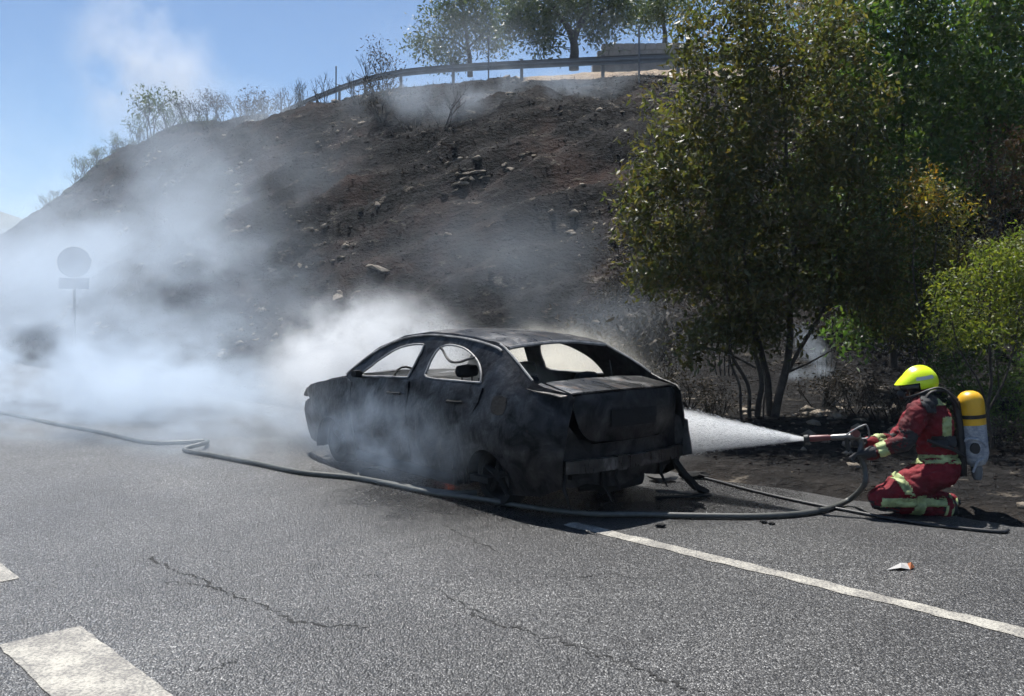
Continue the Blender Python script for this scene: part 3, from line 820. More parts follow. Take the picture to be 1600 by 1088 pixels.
# ------------------------------------------------------------------ fragments on the road beside the car
def shard(name, loc, size, seed, mat, label, cat, group=None, flat=0.25, rz=0.0):
    bm = bmesh.new()
    bmesh.ops.create_icosphere(bm, subdivisions=2, radius=1)
    for v in bm.verts:
        k = 1 + 0.45 * noise.fractal(v.co * 1.6 + Vector((seed * 3.7, 0, 0)), 1, 2, 3)
        v.co = Vector((v.co.x * size[0] * k, v.co.y * size[1] * k, v.co.z * size[2] * k))
    zmin = min(v.co.z for v in bm.verts)
    for v in bm.verts: v.co.z -= zmin * 0.9
    me = bpy.data.meshes.new(name); bm.to_mesh(me); bm.free()
    o = finish(name, me, mat, None, 25)
    o.location = loc; o.rotation_euler = (0, 0, rz)
    return tag(o, label, cat, group)
shard('charred_fragment', G(1032, 824), (0.04, 0.028, 0.016), 1, M['soot'], 'small charred lump on the asphalt in front of the car shadow', 'debris')
shard('charred_fragment', G(1193, 818), (0.026, 0.02, 0.013), 2, M['soot'], 'left one of two charred crumbs on asphalt below the hose', 'debris')
shard('charred_fragment', G(1206, 820), (0.028, 0.02, 0.013), 3, M['soot'], 'right one of two charred crumbs on asphalt below the hose', 'debris')
cp = empty('fallen_trim', G(1062, 777), R(4), 'flat scorched trim strips fallen beside the right rear of the car', 'debris')
MB().box((0.02, 0.06, 0.03), (0.22, 0.05, 0.008), Matrix.Rotation(R(4), 3, 'Y')).build('strip', M['ash_grey'], cp, bevel=0.004)
MB().box((0.02, -0.05, 0.018), (0.25, 0.035, 0.008), Matrix.Rotation(R(-2), 3, 'Y')).build('strip', M['soot'], cp, bevel=0.004)
shard('charred_fragment', G(1035, 752), (0.14, 0.09, 0.05), 4, M['ash_grey'], 'crumpled grey ash heap under the right rear corner of the car', 'debris')
shard('charred_fragment', G(1085, 748), (0.16, 0.07, 0.035), 5, M['soot'], 'flat black heap of burnt plastic right of the car', 'debris')
# litter with an orange corner
lt = empty('paper_litter', G(1410, 890), R(20), 'small crumpled white and orange paper scrap on the asphalt', 'litter')
def scrap(nm, pts, m, seed):
    V = [Vector(p) for p in pts]
    mb = MB(); c = sum(V, Vector()) / len(V) + Vector((0, 0, 0.03))
    mb.add([c] + V, [(0, i + 1, (i + 1) % len(V) + 1) for i in range(len(V))])
    o = mb.build(nm, m, lt)
    md = o.modifiers.new('thick', 'SOLIDIFY'); md.thickness = 0.002
scrap('white_sheet', [(-0.11, 0.02, 0.004), (-0.03, -0.02, 0.02), (0.04, -0.03, 0.004), (0.06, 0.02, 0.03), (0.0, 0.04, 0.006)], M['paper'], 1)
scrap('orange_corner', [(0.035, -0.03, 0.006), (0.085, -0.02, 0.012), (0.09, 0.015, 0.005), (0.055, 0.015, 0.03)], M['paper_orange'], 2)
# the one flame still showing
fo = MB()
for k, (dx, hh) in enumerate([(0, 0.07), (0.03, 0.045), (-0.028, 0.035)]):
    b_ = G(703, 742) + Vector((dx, 0.0, 0.05))
    fo.lathe([(0, 0.003), (0.012, 0.011), (0.4 * hh, 0.009), (hh, 0.001)], b_, (0.15 * k, 0, 1), 8)
tag(fo.build('flame', M['flame'], smooth=60), 'small orange flame under the sill in front of the rear wheel', 'flame')

# ------------------------------------------------------------------ hoses
def hose(name, pts, r, mat, label, cat='hose', n=8, sub=10):
    return tag(MB().tube(spline(pts, sub), r, n).build(name, mat, smooth=60), label, cat)
zz = 0.027
hose('fire_hose', [G(-120, 628, zz), G(0, 645, zz), G(80, 661, zz), G(160, 676, zz), G(230, 691, zz), G(290, 691, zz), G(322, 689, zz), G(318, 693, 0.07), G(288, 703, zz), G(330, 711, zz), G(400, 724, zz), G(470, 738, zz), G(550, 746, zz), G(620, 758, zz), G(700, 770, 0.03), G(745, 770, 0.03)],
     0.027, M['hose'], 'long grey hose with a fold running in from the left edge to the car')
NOZ = P(1256, 686, 7.55)
NB = P(1335, 682, 7.42)
hp = spline([G(600, 737, 0.02), G(586, 732, 0.02), G(568, 734, 0.02), G(560, 742, 0.02), G(572, 750, 0.02), G(610, 757, zz), G(680, 771, zz), G(745, 779, zz), G(830, 793, zz), G(920, 803, zz), G(1000, 804, zz), G(1100, 806, zz), G(1200, 806, zz), G(1275, 799, zz), G(1325, 782, zz + 0.02), P(1350, 758, 7.36), P(1352, 735, 7.36), P(1344, 712, 7.38), P(1346, 694, 7.41), P(1340, 684, 7.42)], 10)
hr = [0.011 + 0.0125 * max(0.0, min(1.0, (i - 30) / 22)) for i in range(len(hp))]
tag(MB().tube(hp, hr, 8).build('fire_hose', M['hose'], smooth=60), 'grey hose from a curl beside the car up to the firefighter\'s nozzle', 'hose')
hose('thin_hose', [G(1075, 741, 0.014), G(1120, 752, 0.014), G(1180, 768, 0.014), G(1260, 786, 0.014), G(1330, 799, 0.014), G(1400, 812, 0.014), G(1470, 822, 0.014), G(1560, 831, 0.014), G(1575, 828, 0.014)], 0.014, M['hose_black'], 'thin black hose along the asphalt edge under the kneeling firefighter')

# ------------------------------------------------------------------ the kneeling firefighter
def capsule(mb, a, b, ra, rb, n=14):
    a = Vector(a); b = Vector(b); L = (b - a).length
    pr = []
    for k in range(5):
        w = -math.pi / 2 + k * math.pi / 8
        pr.append((ra * math.sin(w), ra * math.cos(w)))
    pr.append((0, ra)); pr.append((L, rb))
    for k in range(1, 5):
        w = k * math.pi / 8
        pr.append((L + rb * math.sin(w), rb * math.cos(w)))
    mb.lathe(pr, a, b - a, n)
def ellip(mb, c, r, rot=None, n=16, m=10):
    V = []; F = []
    for i in range(m + 1):
        th = math.pi * i / m
        for j in range(n):
            ph = 2 * math.pi * j / n
            v = Vector((r[0] * math.sin(th) * math.cos(ph), r[1] * math.sin(th) * math.sin(ph), r[2] * math.cos(th)))
            if rot is not None: v = rot @ v
            V.append(Vector(c) + v)
    for i in range(m):
        for j in range(n):
            q = (j + 1) % n
            F.append((i * n + j, (i + 1) * n + j, (i + 1) * n + q, i * n + q))
    mb.add(V, F)
def fuse(mb, voxel, smooth_it, name):
    """one continuous surface around the collected volumes"""
    me = bpy.data.meshes.new(name); me.from_pydata(mb.v, [], mb.f)
    o = bpy.data.objects.new(name, me); C.objects.link(o)
    m1 = o.modifiers.new('r', 'REMESH'); m1.mode = 'VOXEL'; m1.voxel_size = voxel
    m2 = o.modifiers.new('s', 'SMOOTH'); m2.factor = 0.5; m2.iterations = smooth_it
    dg = bpy.context.evaluated_depsgraph_get()
    out = bpy.data.meshes.new_from_object(o.evaluated_get(dg))
    bpy.data.objects.remove(o); bpy.data.meshes.remove(me)
    out.name = name
    return out
def px_of(v): return 800 + FPX * v.x / v.y, HOR - FPX * (v.z - EYE) / v.y
FD = 7.44
def J(px, py, off=0.0): return P(px, py, FD + off)
jt = dict(
    pelvis=J(1466, 728), waist=J(1462, 700), chest=J(1452, 660), neck=J(1438, 622), head=J(1431, 601),
    shL=J(1437, 640, -0.17), elL=J(1413, 690, -0.20), wrL=J(1362, 708, -0.12),
    shR=J(1440, 640, 0.19), elR=J(1400, 688, 0.22), wrR=J(1357, 692, 0.06),
    hipL=J(1468, 737, -0.10), knL=J(1379, 780, -0.14), anL=J(1474, 792, -0.11),
    hipR=J(1464, 735, 0.10), knR=J(1384, 772, 0.20), anR=J(1480, 786, 0.16))
mb = MB()
ellip(mb, jt['pelvis'] + Vector((0.02, 0, 0)), (0.155, 0.185, 0.125))
capsule(mb, jt['pelvis'], jt['waist'], 0.155, 0.155)
ellip(mb, jt['waist'] + Vector((-0.005, 0, 0.02)), (0.155, 0.19, 0.15))
ellip(mb, jt['chest'] + Vector((0.01, 0, 0)), (0.17, 0.21, 0.185), Matrix.Rotation(R(-14), 3, 'Y'))
capsule(mb, jt['shL'] + Vector((0.03, 0.03, 0)), jt['shR'] + Vector((0.03, -0.03, 0)), 0.105, 0.105)
capsule(mb, jt['chest'] + Vector((0, 0, 0.12)), jt['neck'], 0.10, 0.075)
capsule(mb, jt['neck'], jt['head'], 0.07, 0.075)
ellip(mb, jt['head'], (0.105, 0.08, 0.12))
ellip(mb, jt['head'] + Vector((-0.108, 0, -0.015)), (0.018, 0.014, 0.022))              # nose
ellip(mb, jt['head'] + Vector((-0.085, 0, -0.075)), (0.03, 0.035, 0.022))               # chin and mouth
for sg in (-1, 1): ellip(mb, jt['head'] + Vector((0.0, sg * 0.082, -0.01)), (0.02, 0.01, 0.03))   # ears
for k in ('L', 'R'):
    capsule(mb, jt['sh' + k], jt['el' + k], 0.098, 0.078)
    capsule(mb, jt['el' + k], jt['wr' + k], 0.078, 0.056)
    capsule(mb, jt['wr' + k], jt['wr' + k] + (jt['wr' + k] - jt['el' + k]).normalized() * 0.05, 0.04, 0.034)
    capsule(mb, jt['hip' + k], jt['kn' + k], 0.15, 0.105)
    capsule(mb, jt['kn' + k], jt['an' + k], 0.10, 0.09)
body_me = fuse(mb, 0.0105, 5, 'body')
# cloth folds
body_me.update()
nrm = [v.normal.copy() for v in body_me.vertices]
hd = jt['head']
for v, n_ in zip(body_me.vertices, nrm):
    if (v.co - hd).length > 0.17:
        f_ = noise.fractal((v.co.x * 9, v.co.y * 6, v.co.z * 16), 0.8, 2.1, 4)
        g_ = abs(noise.noise((v.co.x * 7 + 3, v.co.y * 5, v.co.z * 9)))
        cr_ = max(0.0, 1 - abs(noise.noise((v.co.x * 8 + 1, v.co.y * 6, v.co.z * 13))) * 3.2) ** 2
        v.co += n_ * (0.014 * f_ + 0.020 * (0.25 - g_) - 0.013 * cr_)
for p_ in body_me.polygons: p_.use_smooth = True
body_me.materials.append(M['suit_red'])
ff = empty('person', (jt['pelvis'].x, jt['pelvis'].y, 0), 0, 'firefighter in red suit and lime helmet kneeling with a hose nozzle', 'person')
def adopt(o, parent=ff):
    o.parent = parent
    o.matrix_parent_inverse = Matrix.Translation(-Vector(ff.location)) if parent is ff else Matrix.Identity(4)
    return o
bodyo = bpy.data.objects.new('body', body_me); C.objects.link(bodyo); adopt(bodyo)
body_me.update()
def patch(name, pred, mat, off=0.006, label=None):
    """a piece of clothing lying on the body: its faces lifted off the surface"""
    bm = bmesh.new(); bm.from_mesh(body_me)
    bm.normal_update()
    kill = [f for f in bm.faces if not pred(f.calc_center_median(), f.normal)]
    bmesh.ops.delete(bm, geom=kill, context='FACES')
    if not bm.faces: bm.free(); return None
    for v in bm.verts: v.co += v.normal * off
    bmesh.ops.solidify(bm, geom=bm.faces[:], thickness=off * 0.9)
    me = bpy.data.meshes.new(name); bm.to_mesh(me); bm.free()
    for p_ in me.polygons: p_.use_smooth = True
    me.materials.append(mat)
    o = bpy.data.objects.new(name, me); C.objects.link(o)
    if label: o['label'] = label
    return adopt(o)
def along(c, a, b, t0, t1, rmax):
    d = b - a; t_ = (c - a).dot(d) / d.length_squared
    return t0 <= t_ <= t1 and (c - (a + d * t_)).length < rmax
def inpx(c, x0, x1, y0, y1):
    x, y = px_of(c); return x0 <= x <= x1 and y0 <= y <= y1
for k in ('L', 'R'):
    patch('wrist_band', lambda c, n, k=k: along(c, jt['el' + k], jt['wr' + k], 0.52, 0.80, 0.11), M['band_lime'])
    patch('thigh_band', lambda c, n, k=k: along(c, jt['hip' + k], jt['kn' + k], 0.60, 0.73, 0.135) and n.z > -0.2 and (c.y < FD if k == 'L' else c.y > FD), M['band_lime'])
    patch('elbow_patch', lambda c, n, k=k: (c - jt['el' + k]).length < 0.115 and (n.x > -0.2 or n.z < -0.1), M['suit_black'], 0.004)
    patch('shin_band', lambda c, n, k=k: along(c, jt['kn' + k], jt['an' + k], 0.45, 0.62, 0.125) and n.z < 0.85, M['band_lime'], 0.008)
    patch('knee_pad', lambda c, n, k=k: (c - jt['kn' + k]).length < 0.15 and n.z < -0.35, M['suit_black'], 0.005)
patch('hem_band', lambda c, n: inpx(c, 1412, 1510, 711, 725) and c.x > jt['pelvis'].x - 0.28 and abs(n.z) < 0.75, M['band_lime'], 0.008)
patch('leg_band', lambda c, n: along(c, jt['knL'], jt['anL'], -0.1, 0.98, 0.13) and n.y < -0.35 and inpx(c, 1364, 1480, 779, 792), M['band_lime'], 0.006)
patch('back_band', lambda c, n: inpx(c, 1472, 1486, 652, 688) and n.y < 0.1, M['band_lime'], 0.006)
patch('shoulder_yoke', lambda c, n: inpx(c, 1438, 1462, 612, 646) and (n.y < 0.4) and n.x > -0.55 and c.y < FD + 0.05 and (px_of(c)[0] - 1438) * 0.9 > (px_of(c)[1] - 652) * 0.6 + 14, M['suit_black'], 0.005)
patch('name_patch', lambda c, n: inpx(c, 1463, 1477, 622, 634) and n.y < 0.5, M['band_lime'], 0.005)
patch('waist_belt', lambda c, n: inpx(c, 1448, 1510, 682, 698) and n.y < 0.8 and c.x > jt['waist'].x - 0.1, M['suit_black'], 0.012)
patch('collar', lambda c, n: along(c, jt['neck'] - Vector((0, 0, 0.04)), jt['head'], -0.2, 0.42, 0.13), M['suit_black'], 0.006)
patch('face', lambda c, n: (c - hd).length < 0.15 and n.x < 0.1 and c.z < hd.z + 0.06 and c.z > hd.z - 0.11, M['skin'], 0.002)
patch('breathing_mask', lambda c, n: (c - hd).length < 0.165 and n.x < -0.15 and c.z < hd.z + 0.05 and c.x < hd.x - 0.035, M['visor'], 0.014)
mk = MB(); mk.lathe([(0, 0.035), (0.03, 0.04), (0.05, 0.025)], hd + Vector((-0.10, 0, -0.075)), (-0.9, 0, -0.45), 14)
adopt(mk.build('mask_valve', M['rubber'], smooth=50))
# helmet: bowl with brim, open at the face
bm = bmesh.new()
bmesh.ops.create_uvsphere(bm, u_segments=40, v_segments=28, radius=1)
hc = J(1437, 598)
for v in bm.verts:
    d = v.co.copy()
    f = -d.x                                  # forwards is to the left
    x = d.x * (0.150 if d.x > 0 else 0.155); y = d.y * 0.122; z = d.z * (0.138 if d.z > 0 else 0.12)
    if f > 0.35 and d.z > -0.12: x -= 0.055 * (f - 0.35) / 0.65 * max(0, 1 - abs(d.z - 0.10) * 2.0)
    z += 0.008 * max(0, 1 - abs(d.y) * 6) * (1 if d.z > 0.3 else 0)      # ridge along the crown
    v.co = Vector((x, y, z))
kill = [f for f in bm.faces if (lambda c: (c.z < -0.075 + 0.03 * (c.x < 0.03)) or (c.x < -0.045 and c.z < 0.012 - 0.3 * (c.x + 0.045) * (-1) * 0.0))(f.calc_center_median())]
bmesh.ops.delete(bm, geom=kill, context='FACES')
bmesh.ops.solidify(bm, geom=bm.faces[:], thickness=0.008)
me = bpy.data.meshes.new('helmet'); bm.to_mesh(me); bm.free()
hel = finish('helmet', me, M['helmet_lime'], None, 45)
hel.data.transform(Matrix.Translation(hc) @ Matrix.Rotation(R(-10), 4, 'Y'))
adopt(hel)
def hp_(f, l, u): return hc + Matrix.Rotation(R(-10), 3, 'Y') @ Vector((-f, -l, u))
mbx = MB()
for k in range(7):                                # silver strip on the side of the helmet
    pass
V = []; F = []
for i in range(9):
    a = R(62 + i * 7)
    for zz_ in (0.035, 0.062):
        rr = math.sqrt(max(0, 1 - (zz_ / 0.138) ** 2)) * 1.035
        V.append(hp_(0.153 * math.cos(a) * rr, 0.122 * math.sin(a) * rr + 0.002, zz_))
for i in range(8): F.append((2 * i, 2 * i + 2, 2 * i + 3, 2 * i + 1))
st = MB().add(V, F).build('reflective_strip', M['band_silver']); md = st.modifiers.new('t', 'SOLIDIFY'); md.thickness = 0.003; adopt(st)
V = []; F = []
for i in range(13):                                # raised visor
    a = R(-75 + i * 12.5)
    for zz_, k_ in ((0.020, 1.03), (-0.055, 0.98)):
        V.append(hp_(0.165 * math.cos(a) * k_, 0.112 * math.sin(a) * k_, zz_))
for i in range(12): F.append((2 * i, 2 * i + 2, 2 * i + 3, 2 * i + 1))
vi = MB().add(V, F).build('visor', M['visor'], smooth=60); md = vi.modifiers.new('t', 'SOLIDIFY'); md.thickness = 0.003; adopt(vi)
# boots, toes tucked under
for k, off in (('L', -0.11), ('R', 0.16)):
    bo = MB(); a = jt['an' + k]
    capsule(bo, a + Vector((-0.03, 0, 0.0)), a + Vector((0.045, 0, -0.015)), 0.082, 0.07)
    capsule(bo, a + Vector((0.05, 0, 0.01)), a + Vector((0.085, 0, -0.075)), 0.062, 0.045)
    capsule(bo, a + Vector((0.085, 0, -0.07)), a + Vector((0.02, 0, -0.085)), 0.045, 0.04)
    bme = fuse(bo, 0.012, 3, 'boot')
    for v in bme.vertices: v.co.z = max(v.co.z, 0.012)
    for p_ in bme.polygons: p_.use_smooth = True
    bme.materials.append(M['rubber'])
    bo_ = bpy.data.objects.new('boot', bme); C.objects.link(bo_); adopt(bo_)
    for q in (-0.005, 0.045):
        rg_ = MB(); rr = 0.088 if q < 0.02 else 0.078
        rg_.lathe([(-0.009, rr), (0.009, rr), (0.009, rr - 0.01), (-0.009, rr - 0.01)], a + Vector((q, 0, -0.004 - 0.1 * max(0, q))), (1, 0, -0.15), 22)
        adopt(rg_.build('boot_stripe', M['band_lime'], smooth=40))
# gloves with five bent fingers
def glove(wr, el, grip, thick, axis):
    """hand that closes round a bar at grip with direction axis"""
    g_ = MB()
    d = (grip - wr).normalized(); ax = Vector(axis).normalized(); pn = d.cross(ax).normalized()
    if pn.z > 0: pn = -pn                             # back of the hand up
    palm = wr + d * 0.06
    capsule(g_, wr - d * 0.05, wr + d * 0.01, 0.052, 0.042)
    for k in range(4):
        o_ = ax * ((k - 1.5) * 0.024)
        kn = wr + d * (0.085 - 0.006 * abs(k - 1.2)) + o_ - pn * 0.018
        capsule(g_, wr + o_ * 0.7 - pn * 0.008, kn, 0.024, 0.017, 10)
        L1 = (0.040, 0.045, 0.042, 0.034)[k]
        p1 = kn + d * L1 + pn * 0.010
        p2 = p1 + (d * 0.15 + pn).normalized() * 0.032
        p3 = p2 + (pn * 0.5 - d).normalized() * 0.026
        capsule(g_, kn, p1, 0.0135, 0.0125, 10); capsule(g_, p1, p2, 0.0125, 0.0115, 10); capsule(g_, p2, p3, 0.0115, 0.010, 10)
    t0 = wr + d * 0.02 + ax * 0.036; t1 = t0 + (d * 0.7 + ax * 0.5 + pn * 0.5).normalized() * 0.045; t2 = t1 + (d * 0.5 - ax * 0.3 + pn * 0.8).normalized() * 0.036
    capsule(g_, t0, t1, 0.018, 0.015, 10); capsule(g_, t1, t2, 0.015, 0.012, 10)
    me_ = fuse(g_, 0.006, 2, 'glove')
    for p_ in me_.polygons: p_.use_smooth = True
    me_.materials.append(M['suit_black'])
    o = bpy.data.objects.new('glove', me_); C.objects.link(o); adopt(o)
glove(jt['wrL'] + Vector((-0.045, 0, -0.008)), jt['elL'], J(1330, 716, -0.08), 0.03, (0.15, 1, -0.15))
glove(jt['wrR'] + Vector((-0.03, 0, 0.0)), jt['elR'], J(1330, 690, 0.0), 0.03, (0.1, -1, 0.15))

# breathing apparatus on the back
ct, cb = P(1516, 627, 7.40), P(1525, 722, 7.40)
ba = empty('breathing_apparatus', (cb.x, cb.y, 0), 0, 'breathing air cylinder with yellow dome and grey label on firefighter\'s back', 'air cylinder')
def ba_adopt(o):
    o.parent = ba; o.matrix_parent_inverse = Matrix.Translation(-Vector(ba.location)); return o
ax = (cb - ct); Lc = ax.length; rc = 0.104
ba_adopt(MB().lathe([(-0.085, 0.004), (-0.083, 0.035), (-0.070, 0.065), (-0.045, 0.088), (-0.01, rc - 0.002), (0.02, rc), (0.19, rc)], ct, ax, 36).build('cylinder_top', M['cyl_yellow'], smooth=50))
ba_adopt(MB().lathe([(0.19, rc - 0.0005), (0.43, rc), (0.48, rc - 0.012), (0.52, 0.07), (0.54, 0.035)], ct, ax, 36).build('cylinder_label', M['cyl_label'], smooth=50))
ba_adopt(MB().lathe([(0.105, rc), (0.105, rc + 0.005), (0.135, rc + 0.005), (0.135, rc)], ct, ax, 36).build('cylinder_strap', M['rubber'], smooth=40))
bot = ct + ax.normalized() * 0.55
ba_adopt(MB().lathe([(-0.03, 0.04), (0.0, 0.045), (0.07, 0.04), (0.10, 0.03)], bot, ax, 16).build('valve', M['galv'], smooth=50))
pts = spline([P(1508, 690, 7.31), P(1512, 686, 7.29), P(1530, 688, 7.29), P(1541, 700, 7.31), P(1538, 715, 7.31), P(1528, 722, 7.31), P(1520, 738, 7.33)], 6)
ba_adopt(MB().tube(pts, 0.011, 8).build('valve_guard', M['cyl_label'], smooth=60))
q_ = P(1525, 701, 7.30)
ba_adopt(MB().lathe([(0, 0.046), (0.012, 0.044), (0.014, 0.03)], q_ + Vector((0, 0.01, 0)), (0, -1, 0), 20).build('guard_plate', M['rubber'], smooth=40))
bp = MB()
V = []; F = []
prof = [(1490, 618), (1500, 628), (1506, 660), (1510, 700), (1511, 745)]
for px_, py_ in prof:
    for off in (-0.13, -0.07, 0.07, 0.13):
        V.append(P(px_ - (6 if abs(off) > 0.1 else 0), py_, 7.44 + off))
for i in range(4):
    for j in range(3): F.append((i * 4 + j, i * 4 + j + 1, (i + 1) * 4 + j + 1, (i + 1) * 4 + j))
pl = bp.add(V, F).build('backplate', M['rubber'], smooth=60); md = pl.modifiers.new('t', 'SOLIDIFY'); md.thickness = 0.035; ba_adopt(pl)
ba_adopt(MB().tube(spline([P(1496, 625, 7.33), P(1478, 612, 7.28), P(1455, 613, 7.26), P(1440, 632, 7.25)], 6), 0.012, 6).build('shoulder_strap', M['rubber'], smooth=60))
ba_adopt(MB().tube(spline([P(1508, 715, 7.32), P(1490, 703, 7.25), P(1470, 697, 7.23), P(1449, 688, 7.25)], 6), 0.014, 6).build('waist_strap', M['rubber'], smooth=60))
ba_adopt(MB().tube(spline([P(1500, 640, 7.30), P(1488, 620, 7.27), P(1466, 606, 7.27), P(1430, 618, 7.30), P(1412, 622, 7.36)], 6), 0.009, 6).build('air_line', M['rubber'], smooth=60))

# nozzle in the hand
nz = empty('hose_nozzle', NOZ, 0, 'red and grey branch pipe nozzle spraying water, held by the firefighter', 'nozzle')
def nz_adopt(o):
    o.parent = nz; o.matrix_parent_inverse = Matrix.Translation(-NOZ); return o
dN = (NB - NOZ)
nz_adopt(MB().lathe([(0, 0.026), (0.0, 0.032), (0.035, 0.036), (0.045, 0.028)], NOZ, dN, 20).build('nozzle_tip', M['rubber'], smooth=40))
nz_adopt(MB().lathe([(0.04, 0.024), (0.06, 0.028), (0.19, 0.026), (0.22, 0.020)], NOZ, dN, 20).build('barrel', M['nozzle_red'], smooth=40))
nz_adopt(MB().lathe([(0.21, 0.020), (0.23, 0.026), (0.36, 0.026), (0.39, 0.034), (0.43, 0.034), (0.45, 0.024)], NOZ, dN, 20).build('valve_body', M['brass'], smooth=40))
m0 = P(1315, 678, 7.43)
nz_adopt(MB().tube(spline([P(1322, 680, 7.38), P(1338, 670, 7.36), P(1352, 664, 7.36), P(1357, 672, 7.36), P(1357, 684, 7.38), P(1344, 686, 7.40)], 6), 0.007, 6).tube(spline([P(1322, 680, 7.48), P(1338, 670, 7.48), P(1352, 664, 7.48), P(1352, 664, 7.36)], 4), 0.007, 6).build('bail_handle', M['galv'], smooth=60))
nz_adopt(MB().lathe([(-0.03, 0.032), (0.03, 0.032)], P(1336, 677, 7.39), (0, 1, 0), 14).build('pivot', M['nozzle_red'], smooth=40))
nz_adopt(MB().tube([P(1322, 684, 7.43), P(1326, 704, 7.43)], [0.018, 0.02], 8).build('pistol_grip', M['rubber'], smooth=40))

# ------------------------------------------------------------------ guardrail, posts and wall on the crest
RAIL = [P(x, y, d) for x, y, d in CR_PX if 400 < x <= 1300]
rail_s = spline(RAIL, 12)
gr = empty('guardrail', (RAIL[3].x, RAIL[3].y, RAIL[3].z - 0.78), 0, 'galvanised guardrail following the crest of the burnt hillside', 'guardrail')
goff = Matrix.Translation(-Vector(gr.location))
prof = [(0.0, 0.0), (0.05, -0.04), (0.05, -0.10), (0.0, -0.135), (0.0, -0.175), (0.05, -0.21), (0.05, -0.27), (0.0, -0.31)]
V = []; F = []
for i, p in enumerate(rail_s):
    t_ = rail_s[min(i + 1, len(rail_s) - 1)] - rail_s[max(0, i - 1)]; t_.z = 0; t_.normalize()
    nn = Vector((t_.y, -t_.x, 0))
    if nn.y > 0: nn = -nn
    for a, b in prof: V.append(p - nn * a + Vector((0, 0, b)))
    for a, b in reversed(prof): V.append(p - nn * (a - 0.02) + Vector((0, 0, b)))
m_ = len(prof) * 2
for i in range(len(rail_s) - 1):
    for j in range(m_):
        q = (j + 1) % m_
        F.append((i * m_ + j, i * m_ + q, (i + 1) * m_ + q, (i + 1) * m_ + j))
bo_ = MB().add(V, F).build('beam', M['galv'], smooth=30); bo_.parent = gr; bo_.matrix_parent_inverse = goff
def rail_at(px):
    return min(rail_s, key=lambda p: abs(px_of(p)[0] - px))
post_me = None
for px_ in (1180, 1060, 945, 818, 708, 625, 568, 528, 495, 468, 446):
    p = rail_at(px_)
    if post_me is None:
        o = MB().box((0, 0, -0.65), (0.06, 0.05, 0.70)).build('post', M['galv']); post_me = o.data
    else:
        o = bpy.data.objects.new('post', post_me); C.objects.link(o)
    o.parent = gr; o.matrix_parent_inverse = goff; o.location = p + Vector((0.0, 0.10, 0.03))
for px_, lab in ((995, 'thin fence pole in front of the guardrail beside the stone wall'), (770, 'thin fence pole in front of the guardrail below the trees'), (528, 'thin fence pole where the guardrail bends down to the left')):
    p = rail_at(px_) + Vector((0, -0.8, 0))
    s_, pp_ = toSP(p)
    zb = hill(s_, pp_)
    o = MB().tube([(0, 0, -0.3), (0, 0, p.z + 0.75 - zb)], 0.035, 6).lathe([(0, 0.04), (0.03, 0.045), (0.05, 0.01)], (0, 0, p.z + 0.75 - zb), (0, 0, 1), 6).build('fence_pole', M['galv'])
    o.location = (p.x, p.y, zb); tag(o, lab, 'pole', 'fence poles on the crest')
wl = empty('stone_wall', P(985, 90, 40), 0, 'low pale stone wall behind the guardrail beside the big tree', 'wall')
blk = None
for r_ in range(2):
    for k in range(9):
        if r_ == 2 and k < 2: continue
        o = MB().box((0, 0, 0), (0.235, 0.2, 0.15)).build('stone_block', M['concrete'], wl, bevel=0.02) if blk is None else bpy.data.objects.new('stone_block', blk)
        if blk is not None: C.objects.link(o); o.parent = wl
        blk = o.data
        o.location = (-1.25 + k * 0.49 + (0.2 if r_ % 2 else 0), 0.05 * k + random.uniform(-0.02, 0.02), 0.1 + r_ * 0.315 + 0.02 * k)
MB().box((0.9, 0.2, -0.6), (2.6, 0.25, 0.58)).build('footing', M['concrete'], wl)

# ------------------------------------------------------------------ road sign seen from behind
sp_ = P(116, 410, 26)
sg_ = empty('road_sign', (sp_.x, sp_.y, 0), R(18), 'round road sign with a small plate below, grey back view in smoke', 'sign')
zc_ = sp_.z
MB().lathe([(0, 0.45), (0.004, 0.452), (0.03, 0.452), (0.03, 0.43), (0.012, 0.425), (0.012, 0.001)], (0, 0, zc_), (0, -1, 0), 40).build('disc', M['sign_back'], sg_, smooth=40)
MB().box((0, 0, zc_ - 0.61), (0.40, 0.012, 0.16)).build('plate', M['sign_back'], sg_, bevel=0.006)
MB().tube([(0, 0.05, -0.2), (0, 0.05, zc_ + 0.3)], 0.035, 10).build('pole', M['galv'], sg_, smooth=60)
for dz in (-0.25, 0.2, -0.61):
    MB().box((0, 0.02, zc_ + dz), (0.16, 0.02, 0.02)).build('bracket', M['galv'], sg_)

# ------------------------------------------------------------------ vegetation
def hit(px, py, d0=9.0, d1=120.0):
    """where the line of sight meets the slope"""
    d = d0
    while d < d1:
        q = P(px, py, d); s_, p_ = toSP(q)
        if p_ > EDGE and gz(s_, p_) >= q.z: return q
        d += 0.12
    return None
def on_ground(px, d, sink=0.0):
    x = (px - 800) / FPX * d; s_, p_ = toSP(Vector((x, d, 0)))
    return Vector((x, d, (gz(s_, p_) if p_ > EDGE else 0) - sink))

